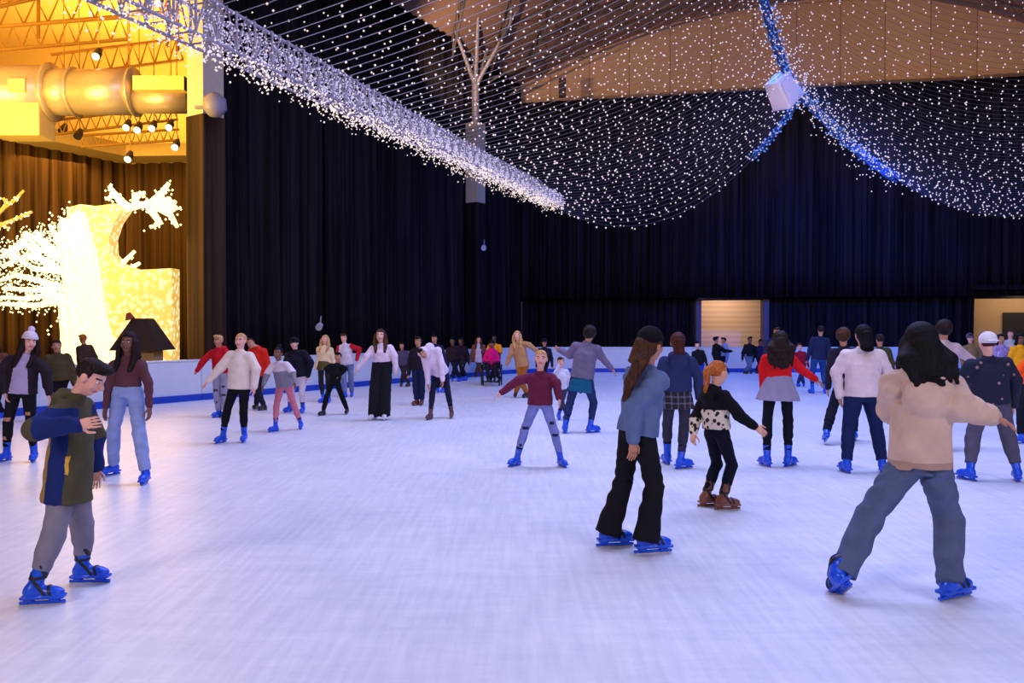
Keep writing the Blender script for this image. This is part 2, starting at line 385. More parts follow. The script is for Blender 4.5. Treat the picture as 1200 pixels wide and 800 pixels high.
# lamp unit at the foot of the first column shaft
c = W(252, 128, 24.2)
e = empty('hanging_loudspeaker', c); tag(e, 'rounded grey loudspeaker fixed low on the beige column', 'loudspeaker')
m = MB(); m.tube([c+(0, 0, 0.45), c+(0, 0, 0.3), c+(0, 0, 0), c+(0, 0, -0.2)], [0.12, 0.3, 0.33, 0.16], 16); m.build('housing', plain('grey_housing', (140, 128, 140), 0.5), e, smooth=True)
m = MB(); m.box(c+(-0.3, 0.25, 0.12), (0.35, 0.05, 0.04)); m.build('bracket', METAL, e)

# small white fixture on the far curtain sleeve and on the left curtain
for (px, py, Y, lab) in ((567, 289, 35.5, 'small white spotlight on the dark sleeve of the forked column'), (375, 381, 28.2, 'small pale lamp hanging low against the left curtain')):
    c = W(px, py, Y); e = empty('spotlight', c); tag(e, lab, 'spotlight')
    m = MB(); m.tube([c+(0, -0.2, -0.08), c+(0, 0.02, 0.0), c+(0, 0.12, 0.03)], [0.11, 0.1, 0.05], 10); m.build('housing', plain('white_housing', (210, 205, 215), 0.5), e)
    m = MB(); m.tube([c+(0, 0, 0), c+(0.02, 0.1, 0.3)], 0.03, 6); m.build('bracket', METAL, e)

# ------------------------------------------------------------------ side hall
A_ = np.array([-18.9, 31.4]); B_ = np.array([-16.4, 36.2]); C_ = np.array([-10.5, 35.6])
for i, (p, q, lab) in enumerate((((-24.0, 24.0), A_, 'dark gold curtain at the far left edge of the side hall'), (A_, B_, 'brown pleated curtain on the left side behind the glowing tree'), (B_, C_, 'brown pleated curtain across the end of the side hall'))):
    drape('pleated_curtain', p, q, 0.0, 8.6, BROWND, amp=0.12, wl=0.6, label=lab, seed=10+i)
YEL = plain('cream_paint', (235, 196, 120), 0.7)
# far wall and roof of the hall
o = mesh_obj('wall_hall', [(-40, 44, 0), (-8, 44, 0), (-8, 44, 22), (-40, 44, 22)], [(0, 1, 2, 3)], YEL); tag(o, kind='structure')
o = mesh_obj('wall_hall', [(-27, 10, 0), (-27, 44, 0), (-27, 44, 22), (-27, 10, 22)], [(0, 1, 2, 3)], YEL); tag(o, kind='structure')
o = mesh_obj('ceiling', [(-40, 12, 16), (-9.5, 12, 16), (-9.5, 44, 16), (-40, 44, 16)], [(0, 1, 2, 3)], YEL); tag(o, kind='structure')
# soffit above the hall curtains
m = MB(); V = [(-24.3, 24, 8.6), (*A_, 8.6), (*B_, 8.6), (*C_, 8.6)]
Vt = [(x+(-0.4 if i < 3 else 0), y+0.4, 9.2) for i, (x, y, z) in enumerate(V)]
Vo = [(-22.8, 23.4, 8.6), (-17.5, 31.0, 8.6), (-15.6, 34.6, 8.6), (-10.5, 34.3, 8.6)]
Vp = [(x, y, 9.1) for x, y, z in Vo]
allv = V+Vt+Vo+Vp; ff = []
for i in range(3):
    ff += [(i, i+1, 8+i+1, 8+i), (8+i, 8+i+1, 12+i+1, 12+i), (12+i, 12+i+1, 4+i+1, 4+i)]
tag(mesh_obj('trim_1', allv, ff, YEL), kind='structure')
# duct run
def duct(pts, r, name, parent):
    m = MB(); m.tube(pts, r, 28); return m.build(name, plain('duct_metal', (205, 178, 150), 0.35, 0.55), parent, smooth=True)
d0 = W(88, 107, 27.5)
e = empty('air_duct', d0); tag(e, 'large horizontal round metal air duct under the yellow hall roof', 'air duct')
for j, (x0, x1, r, py) in enumerate(((-60, 62, 0.86, 109), (62, 88, 0.74, 108), (88, 158, 0.72, 108), (158, 222, 0.46, 116))):
    pA = W(x0, py, 27.5); pB = W(x1, py, 27.5); duct([pA, pB], r, 'duct_section', e)
for x, r in ((62, 0.92), (88, 0.79), (158, 0.78)):
    pA = W(x-1, 108, 27.5); pB = W(x+1.5, 108, 27.5); duct([pA, pB], r, 'duct_flange', e)
m = MB(); m.box(W(28, 142, 27.3), (0.75, 0.5, 0.55)); bevel(m.build('vent_box', YEL, e), 0.04)
m = MB(); m.box(W(20, 100, 26.6), (0.26, 0.05, 0.2)); m.build('inspection_door', YEL, e)
m = MB(); m.box(W(190, 100, 27.0), (0.8, 0.3, 0.22)); m.build('branch_box', YEL, e)
# lattice trusses
def lattice(p0, p1, h, n, name, label, r=0.05, mat=STEELP, group=None, cat='truss', dz=(0, 0, 1)):
    p0 = np.array(p0, float); p1 = np.array(p1, float); dz = np.array(dz, float)
    e = empty(name, p0); tag(e, label, cat, group)
    m = MB(); m.tube([p0, p1], r, 6); m.build('chord', mat, e)
    m = MB(); m.tube([p0+dz*h, p1+dz*h], r, 6); m.build('chord', mat, e)
    m = MB()
    for i in range(n):
        a = p0+(p1-p0)*i/n; b = p0+(p1-p0)*(i+1)/n; mid = (a+b)/2
        m.tube([a, mid+dz*h, b], r*0.6, 5)
    m.build('lattice', mat, e); return e
YST = plain('yellow_lit_truss', (205, 150, 60), 0.6)  # yellow light of the hall put into the steel colour
GT = 'lattice roof trusses of the side hall'
for (x0, y0, x1, y1, D0, D1, h) in ((-40, 62, 150, 46, 31, 33, 0.85), (-30, 34, 215, 12, 33, 36, 1.0), (-20, 12, 130, -22, 27, 33, 0.9), (60, 90, 215, 70, 35, 36, 0.9)):
    lattice(W(x0, y0, D0), W(x1, y1, D1), h, 9, 'roof_truss', 'yellow-lit lattice roof truss above the air duct', 0.07, YST, GT)
for (x0, y0, x1, y1, D0, D1, h) in ((60, 158, 208, 140, 30, 33, 0.5), (95, 172, 210, 164, 32, 34, 0.42)):
    lattice(W(x0, y0, D0), W(x1, y1, D1), h, 12, 'lighting_truss', 'yellow-lit lighting truss hanging below the air duct', 0.05, YST, 'lighting trusses below the duct')
for (x, y0, y1) in ((150, 0, -40), (118, 0, -40), (208, -30, 60), (196, -30, 55), (45, 45, -20)):
    m = MB(); a = W(x, y0, 34); b = W(x, y1, 34); m.tube([a, b], 0.08, 6)
    o = m.build('hanger_pole', YST, loc=a); tag(o, 'yellow-lit vertical steel hanger in the side hall roof', 'pole', 'vertical hangers in the side hall roof')
for i, (px, py) in enumerate(((75, 152), (93, 158), (150, 147), (163, 150), (180, 148), (200, 147), (152, 184), (207, 170), (188, 2), (115, 64))):
    Y = 30.5 if i < 9 else 28; c = W(px, py, Y); e = empty('stage_lamp', c); dk = px < 100
    tag(e, ('dark stage lamp hanging from the lighting truss left of the others' if dk else 'lit stage lamp in the roof of the side hall'), 'stage lamp', 'dark stage lamps' if dk else 'lit stage lamps in the side hall')
    m = MB(); m.tube([c+(0, 0.1, 0.2), c+(0, 0.0, 0.05), c+(0, -0.15, -0.1)], [0.08, 0.13, 0.14], 12); m.build('housing', plain('lamp_housing', (60, 45, 40), 0.5), e)
    if not dk: m = MB(); m.tube([c+(0, -0.16, -0.11), c+(0, -0.18, -0.125)], 0.12, 12); m.build('lens', emit('lamp_lens', (255, 240, 200), 3), e)
    m = MB(); m.tube([c+(0, 0.05, 0.15), (c[0], c[1]+0.05, 15.98)], 0.018, 5); m.build('hanger_rod', YST, e)

# ------------------------------------------------------------------ illuminated sculpture
def glow_panel_mat():
    m, N, L, B = newmat('bulb_covered_panel')
    tc = N.new('ShaderNodeTexCoord'); v = N.new('ShaderNodeTexVoronoi'); v.inputs['Scale'].default_value = 6.5; L.new(tc.outputs['Object'], v.inputs['Vector'])
    r = N.new('ShaderNodeValToRGB'); e = r.color_ramp.elements
    e[0].position = 0.12; e[0].color = (1, 0.86, 0.5, 1); e[1].position = 0.6; e[1].color = (0.62, 0.36, 0.06, 1)
    L.new(v.outputs['Distance'], r.inputs['Fac']); L.new(r.outputs['Color'], B.inputs['Emission Color'])
    B.inputs['Emission Strength'].default_value = 1.25; B.inputs['Base Color'].default_value = (0.5, 0.35, 0.15, 1)
    try: m.cycles.emission_sampling = 'NONE'
    except Exception: pass
    return m
GP = glow_panel_mat()
GLOW = emit('trunk_bulbs', (255, 226, 150), 2.0, True)
YT = 26.0
base = W(110, 425, YT); base[2] = 0
tree = empty('light_sculpture', base); tag(tree, 'blazing warm-white tree sculpture covered in bulbs beyond the left boards', 'light sculpture')
def extr(poly, Y, th, name, mat, parent):
    P = [W(x, y, Y) for x, y in poly]; n = len(P); V = [p-(0, th/2, 0) for p in P] + [p+(0, th/2, 0) for p in P]
    o = [parent.location[i] for i in range(3)]
    F = [tuple(range(n)), tuple(range(2*n-1, n-1, -1))] + [(i, i+n, (i+1) % n+n, (i+1) % n) for i in range(n)]
    return mesh_obj(name, np.array(V)-np.array(o), F, mat, parent)
extr([(84, 245), (100, 241), (118, 243), (140, 240), (150, 246), (139, 262), (133, 280), (134, 298), (144, 309), (165, 317), (206, 315), (206, 428), (125, 432), (96, 400), (90, 330)], YT, 0.6, 'bulb_wall', GP, tree)
def limbs(lines, r0, r1, name, parent, Y, mat, bulbs=True, spread=0.12, dens=9, br=0.035):
    m = MB(); pts = []
    for ln in lines:
        P = [W(x, y, Y+dy) for (x, y, dy) in ln]; k = len(P)
        m.tube(P, [r0+(r1-r0)*i/(k-1) for i in range(k)], 7)
        for i in range(k-1):
            Ls = np.linalg.norm(P[i+1]-P[i])
            for _ in range(max(2, int(Ls*dens))):
                t = random.random(); q = P[i]+(P[i+1]-P[i])*t; pts.append(q+rng.normal(0, spread*0.6, 3))
    o = m.build(name, mat, parent)
    if bulbs:
        V, F = octa_cloud(np.array(pts)-np.array(parent.location), br); b = mesh_obj('bulbs', V, F, BULBS2, o); b['kind'] = 'stuff'
    return o
BULBS2 = emit('sculpture_bulbs', (255, 226, 150), 3)
limbs([[(112, 432, -.5), (108, 400, -.5), (100, 350, -.5), (92, 300, -.5), (80, 258, -.4)], [(98, 432, -.4), (94, 380, -.4), (84, 320, -.4), (76, 262, -.4)], [(124, 430, -.3), (112, 370, -.3), (104, 300, -.3), (92, 250, -.3)], [(88, 428, -.3), (84, 390, -.3), (76, 350, -.3)]], 0.42, 0.2, 'trunk', tree, YT, GLOW, True, 0.5, 40, 0.04)
limbs([[(84, 350, 0), (60, 345, .2), (30, 350, .3), (2, 348, .4)], [(84, 340, 0), (50, 330, .2), (20, 322, .2), (-5, 330, .4)], [(82, 325, 0), (55, 305, .1), (30, 300, .1), (2, 312, .2)], [(80, 310, 0), (58, 288, 0), (35, 275, 0), (2, 300, 0)], [(80, 300, 0), (66, 278, 0), (58, 263, 0)], [(78, 300, 0), (45, 292, 0), (28, 272, 0)], [(80, 318, 0), (40, 315, .1), (3, 292, .2)], [(84, 335, 0), (45, 340, .2), (3, 338, .3)], [(60, 300, 0), (42, 270, 0)], [(78, 290, 0), (72, 255, 0)], [(64, 318, 0), (30, 285, .1), (10, 300, .2)], [(84, 352, 0), (40, 358, .2), (0, 356, .3)]], 0.11, 0.05, 'branch_fan', tree, YT, GLOW, True, 0.26, 60, 0.032)
limbs([[(140, 246, 0), (165, 240, 0), (190, 240, 0), (207, 243, 0)], [(150, 243, 0), (138, 232, 0), (128, 218, 0)], [(142, 236, 0), (134, 226, 0), (126, 234, 0)], [(175, 240, 0), (190, 226, 0), (198, 214, 0)], [(160, 242, 0), (158, 228, 0), (170, 226, 0)], [(185, 240, 0), (200, 232, 0)], [(175, 243, 0), (188, 262, 0), (176, 266, 0)], [(186, 243, 0), (200, 252, 0), (208, 266, 0)], [(190, 240, 0), (208, 244, 0)], [(198, 240, 0), (206, 236, 0)]], 0.13, 0.06, 'antler_branch', tree, YT, GLOW, True, 0.14, 30, 0.04)
for tw in ([(140, 312, 0), (150, 302, 0), (158, 294, 0)], [(152, 315, 0), (164, 308, 0)], [(92, 252, 0), (90, 242, 0)]): limbs([tw], 0.08, 0.05, 'twig', tree, YT, GLOW, True, 0.08, 20, 0.03)
t2b = W(-60, 425, 27); t2b[2] = 0
tr2 = empty('light_sculpture', t2b); tag(tr2, 'bare lit branches of a second glowing tree, cut by the left frame edge above', 'light sculpture')
limbs([[(-60, 425, 0), (-55, 330, 0), (-30, 280, 0)]], 0.3, 0.2, 'trunk', tr2, 27, GLOW, False)
limbs([[(-30, 280, 0), (5, 243, 0), (18, 234, 0), (28, 223, 0)], [(-30, 282, 0), (5, 262, 0), (20, 256, 0), (38, 248, 0)], [(-20, 270, 0), (2, 262, 0), (10, 268, 0)], [(10, 240, 0), (4, 232, 0)]], 0.08, 0.045, 'branch', tr2, 27, plain('sculpture_frame', (190, 150, 90), 0.7), True, 0.06, 24, 0.04)
# kiosk with dark tapered roof in front of the sculpture
kb = W(168, 420, 22.5); kb[2] = 0
ke = empty('kiosk', kb); tag(ke, 'small kiosk with dark brown tapered roof in front of the glowing sculpture', 'kiosk')
zt = W(168, 373, 22.5)[2]; zb2 = W(168, 410, 22.5)[2]
m = MB(); m.box((kb[0], kb[1], (zt+zb2)/2), (0.62, 0.62, (zt-zb2)/2), None, 0.33); m.build('roof', plain('brown_roof', (44, 28, 18), 0.8), ke)
m = MB(); m.box((kb[0]+0.1, kb[1], zb2/2), (0.3, 0.3, zb2/2)); m.build('counter', plain('cream_counter', (225, 190, 130), 0.6), ke)
m = MB(); m.tube([(kb[0]-0.25, kb[1]-0.2, zt-0.02), (kb[0]-0.3, kb[1]-0.2, zt+0.14)], [0.13, 0.06], 8); m.build('finial', plain('red_finial', (150, 60, 30), 0.7), ke)

# ------------------------------------------------------------------ rink boards
pts = [np.array([-9.85, 15.75])]
pa = np.array([-9.85, 15.75]); pb = np.array([-0.75, 30.1]); Ln = np.linalg.norm(pb-pa); n = 7
path = [pa+(pb-pa)*i/n for i in range(n+1)] + [np.array([-0.1, 31.0]), np.array([0.9, 31.75]), np.array([2.4, 32.05])] + [np.array([2.4+2.35*i, 32.05]) for i in range(1, 11)]
GB = 'white barrier panels around the rink'
for i in range(len(path)-1):
    p, q = path[i], path[i+1]; d = (q-p)/np.linalg.norm(q-p); L_ = np.linalg.norm(q-p)-0.015; nn = np.array([d[1], -d[0]])
    R = np.array([[d[0], d[1], 0], [-d[1], d[0], 0], [0, 0, 1]]).T; mid = (p+q)/2; hz = 0.9
    e = empty('barrier_panel', (mid[0], mid[1], 0)); tag(e, 'white rink barrier panel with a blue kick strip at its foot', 'barrier', GB)
    m = MB(); m.box((mid[0], mid[1], 0.02+hz/2), (L_/2, 0.035, hz/2-0.01), R); bevel(m.build('panel', BOARD, e), 0.01)
    m = MB(); c2 = mid + nn*0.05; m.box((c2[0], c2[1], 0.075), (L_/2, 0.02, 0.075), R); bevel(m.build('kick_strip', KICK, e), 0.008)
    m = MB(); m.box((mid[0], mid[1], hz+0.03), (L_/2, 0.05, 0.02), R); bevel(m.build('cap_rail', BOARD, e), 0.008)

# ------------------------------------------------------------------ string light canopy
def lerp(a, b, t): return a+(b-a)*t
T0 = W(40, -30, 9.0); T1 = W(645, 240, 26.0)
def Tc(u):
    p = lerp(T0, T1, u); return p
Rk = [W(868, -430, 17.5), W(878, -190, 20.5), W(892, -20, 23), W(918, 76, 25.2), W(940, 112, 27)]
def Rc(u):
    x = u*4; i = min(3, int(x)); f = x-i
    P = [Rk[max(i-1, 0)], Rk[i], Rk[i+1], Rk[min(i+2, 4)]]
    return 0.5*((2*P[1])+(-P[0]+P[2])*f+(2*P[0]-5*P[1]+4*P[2]-P[3])*f*f+(-P[0]+3*P[1]-3*P[2]+P[3])*f**3)
S0 = W(1750, -330, 13.0); S1 = W(1440, 112, 27)
def Sc(u): return lerp(S0, S1, u)
def string(a, b, sag, n, grp, lab, spacing, r, wr):
    vs = np.linspace(0, 1, n)
    P = a[None]*(1-vs)[:, None] + b[None]*vs[:, None]; P[:, 2] -= 4*vs*(1-vs)*sag
    m = MB(); m.tube(list(P), wr, 3, False)
    loc = P[0].copy(); o = m.build('string_light', WIREM, loc=loc); tag(o, lab, 'string light', grp)
    L_ = np.linalg.norm(b-a)*1.08; k = int(L_/spacing); ph = random.random()
    t = (np.arange(k)+ph+rng.uniform(-.18, .18, k))/k; t = t[(t > 0) & (t < 1)]
    Q = a[None]*(1-t)[:, None] + b[None]*t[:, None]; Q[:, 2] -= 4*t*(1-t)*sag
    Q[:, 2] -= 0.03; Q += rng.normal(0, 0.045, Q.shape)
    V, F = octa_cloud(Q-loc, r*rng.uniform(.75, 1.25, len(Q))); bo = mesh_obj('bulbs', V, F, BULB, o); bo['kind'] = 'stuff'
NA = 72
for i in range(NA):
    u = (i/(NA-1))**0.85; a = Tc(u)+(0, 0, 0.55*(1-u)); b = Rc(u)
    string(a, b, 0.5+1.5*u**7, 34, 'string lights of the left swag', 'string of small white bulbs sagging in the left light canopy', 0.30, 0.018+0.009*u, 0.009-0.003*u)
NB = 80
for i in range(NB):
    u = (i/(NB-1))**0.8; a = Rc(u); b = Sc(u)
    string(a, b, 2.6+1.2*u**2, 40, 'string lights of the right swag', 'string of small white bulbs sagging in the right light canopy', 0.32, 0.018+0.009*u, 0.005)
# truss that carries the left swag
dirT = (T1-T0)/np.linalg.norm(T1-T0); sd = np.cross(dirT, [0, 0, 1]); sd /= np.linalg.norm(sd)
te = empty('light_truss', T0); tag(te, 'long lilac-lit box truss wrapped with bulbs crossing the upper left', 'truss')
for (sx, sz) in ((0, 0), (0, 0.55), (0.42, 0), (0.42, 0.55)):
    m = MB(); m.tube([T0+sd*sx+(0, 0, sz-0.02), T1+sd*sx*0.6+(0, 0, sz*0.45)], 0.025, 6); m.build('chord', STEELP, te)
m = MB(); K = 46
for i in range(K):
    u0 = i/K; u1 = (i+1)/K; hh0 = 0.55*(1-0.55*u0); hh1 = 0.55*(1-0.55*u1)
    for sx in (0, 0.42):
        p = Tc(u0)+sd*sx; q = Tc(u1)+sd*sx; m.tube([p, (p+q)/2+(0, 0, hh0), q], 0.014, 4); m.tube([p, p+(0, 0, hh0)], 0.018, 4)
    p = Tc(u0); m.tube([p, p+sd*0.42], 0.014, 4); m.tube([p+(0, 0, hh0), p+sd*0.42+(0, 0, hh0)], 0.014, 4)
m.build('lattice', STEELP, te)
for i in range(8, 40):
    p = Tc(i/44)+sd*0.21; hh0 = 0.22; m = MB()
    m.tube([p+(0, 0, 0.24)+sd*cos(a_)*0.2+np.array([0, 0, 1])*sin(a_)*0.2 for a_ in np.linspace(0, 2*pi, 14)], 0.012, 4)
    m.build('hoop', STEELP, te)
P = []
for _ in range(9500):
    u = random.random()**0.75; P.append(Tc(u)+sd*random.uniform(-.05, .5)+np.array([0, 0, random.uniform(-0.05, 0.5*(1-0.5*u))]))
V, F = octa_cloud(np.array(P)-T0, 0.009+0.009*rng.random(len(P))); o = mesh_obj('bulbs', V, F, BULBL, te); o['kind'] = 'stuff'
P = []
for _ in range(2600):
    u = random.random()**0.9; P.append(Tc(u)+sd*random.uniform(-.1, .5)+np.array([0, 0, -abs(random.gauss(0, 0.12))]))
V, F = octa_cloud(np.array(P)-T0, 0.009+0.012*rng.random(len(P))); o = mesh_obj('fringe_bulbs', V, F, BULBW, te); o['kind'] = 'stuff'
# blue-lit ridge bundle
rb = empty('light_rope', Rc(0.3)); tag(rb, 'thick bundle of cables with blue light painted in, where the two light swags meet', 'light rope')
RP = [Rc(u) for u in np.linspace(0.25, 1, 24)]
e1 = [Rc(1)*(1-v)+Sc(1)*v-np.array([0, 0, 4*v*(1-v)*3.8]) for v in np.linspace(0.01, 0.22, 12)]
m = MB()
full = RP+e1
for k in range(5):
    m.tube([p+np.array([cos(i*0.9+k*1.26), 0, sin(i*0.9+k*1.26)])*0.12 for i, p in enumerate(full)], 0.035, 6)
m.build('cable', plain('blue_lit_cable', (30, 70, 120), 0.5), rb, smooth=True)  # blue light put into the cable colour
P = []
for _ in range(620):
    i = random.randrange(len(full)-1); q = lerp(full[i], full[i+1], random.random()); P.append(q+rng.normal(0, 0.10, 3))
V, F = octa_cloud(np.array(P)-np.array(rb.location), 0.035); o = mesh_obj('blue_glow_dots', V, F, BLUEGLOW, rb); o['kind'] = 'stuff'  # glowing dots added for the blue light on the strings
P = []
for _ in range(700):
    i = random.randrange(len(full)-1); q = lerp(full[i], full[i+1], random.random()); P.append(q+rng.normal(0, 0.26, 3))
V, F = octa_cloud(np.array(P)-np.array(rb.location), 0.026); o = mesh_obj('white_bulbs', V, F, BULB, rb); o['kind'] = 'stuff'
e2 = [Tc(1)*(v)+Rc(1)*(1-v)-np.array([0, 0, 4*v*(1-v)*2.0]) for v in np.linspace(0.02, 0.2, 10)]
rb2 = empty('light_rope', e2[0]); tag(rb2, 'short blue-lit cable bundle just below the white hanging loudspeaker', 'light rope')
m = MB()
for k in range(3): m.tube([p+np.array([cos(i+k*2), 0, sin(i+k*2)])*0.07 for i, p in enumerate(e2)], 0.03, 6)
m.build('cable', plain('blue_lit_cable', (30, 70, 120), 0.5), rb2, smooth=True)  # same cable colour with the blue light in it
P = [lerp(e2[i], e2[i+1], random.random())+rng.normal(0, 0.08, 3) for i in range(9) for _ in range(10)]
V, F = octa_cloud(np.array(P)-np.array(rb2.location), 0.035); o = mesh_obj('blue_glow_dots', V, F, BLUEGLOW, rb2); o['kind'] = 'stuff'  # added glow, blue light on the short bundle
# white hanging loudspeaker
c = W(917, 106, 25.6)
e = empty('hanging_loudspeaker', c); tag(e, 'pinkish white boxy loudspeaker hanging tilted between the two light swags', 'loudspeaker')
R = np.array(Matrix.Rotation(radians(-38), 3, 'Y') @ Matrix.Rotation(radians(24), 3, 'X') @ Matrix.Rotation(radians(18), 3, 'Z'))
m = MB(); m.box(c, (0.38, 0.34, 0.44), R, 0.78); bevel(m.build('cabinet', emit('x', (0, 0, 0), 0) if False else plain('white_cabinet', (240, 225, 228), 0.5), e), 0.03)
m = MB(); m.box(c+R@np.array([0, -0.345, 0.0]), (0.28, 0.012, 0.36), R, 0.8); m.build('grille', plain('pale_grille', (225, 208, 214), 0.7), e)
m = MB(); m.tube([c+(0.1, 0, 0.4), Rc(0.92)], 0.02, 5); m.build('hanger_cable', METAL, e)
lamp('speaker_spot_light', 'SPOT', (8.0, 20.0, 5.5), tuple(c), 260, (1.0, 0.8, 0.9), spot_size=0.16, spot_blend=0.5)
# roof truss members seen above the arch
GR = 'lattice trusses under the arched roof'
for k in range(7):
    x0 = -3.6+2.1*k; 
    p0 = np.array([x0, BWY(x0)-0.8-0.35*k, 0]); p1 = np.array([x0+2.0+0.4*k, p0[1]-8, 0])
    p0[2] = zceil(*p0[:2])-0.9; p1[2] = zceil(*p1[:2])-0.9
    lattice(p0, p1, 0.7, 9, 'roof_truss', 'grey lattice truss under the arched roof at top centre', 0.05, DARKT, GR)
for k in range(3):
    y_off = 1.0+1.5*k; xs = np.linspace(-2.2-1.2*k, 24, 20)
    e = empty('roof_truss', (xs[0], BWY(xs[0])-y_off, zceil(xs[0], BWY(xs[0])-y_off)-0.5)); tag(e, 'curved lattice truss following the arch of the roof', 'truss', 'curved arch trusses')
    P0 = [np.array([x, BWY(x)-y_off, zceil(x, BWY(x)-y_off)-0.25]) for x in xs]; P1 = [p-(0, 0, 0.7) for p in P0]
    m = MB(); m.tube(P0, 0.05, 5); m.build('chord', DARKT, e); m = MB(); m.tube(P1, 0.05, 5); m.build('chord', DARKT, e)
    m = MB()
    for i in range(len(xs)-1): m.tube([P0[i], P1[i+1] if i % 2 else (P1[i]+P1[i+1])/2, P0[i+1]], 0.03, 4)
    m.build('lattice', DARKT, e)
c = W(659, 103, 38.2); e = empty('stage_lamp', c); tag(e, 'black lamp box on the beige upper back wall near its left end', 'stage lamp')
m = MB(); m.box(c, (0.16, 0.14, 0.42)); bevel(m.build('housing', plain('lamp_housing', (60, 45, 40), 0.5), e), 0.03); m = MB(); m.tube([c+(0, 0, 0.4), c+(0, 0.5, 0.7)], 0.03, 5); m.build('bracket', METAL, e)
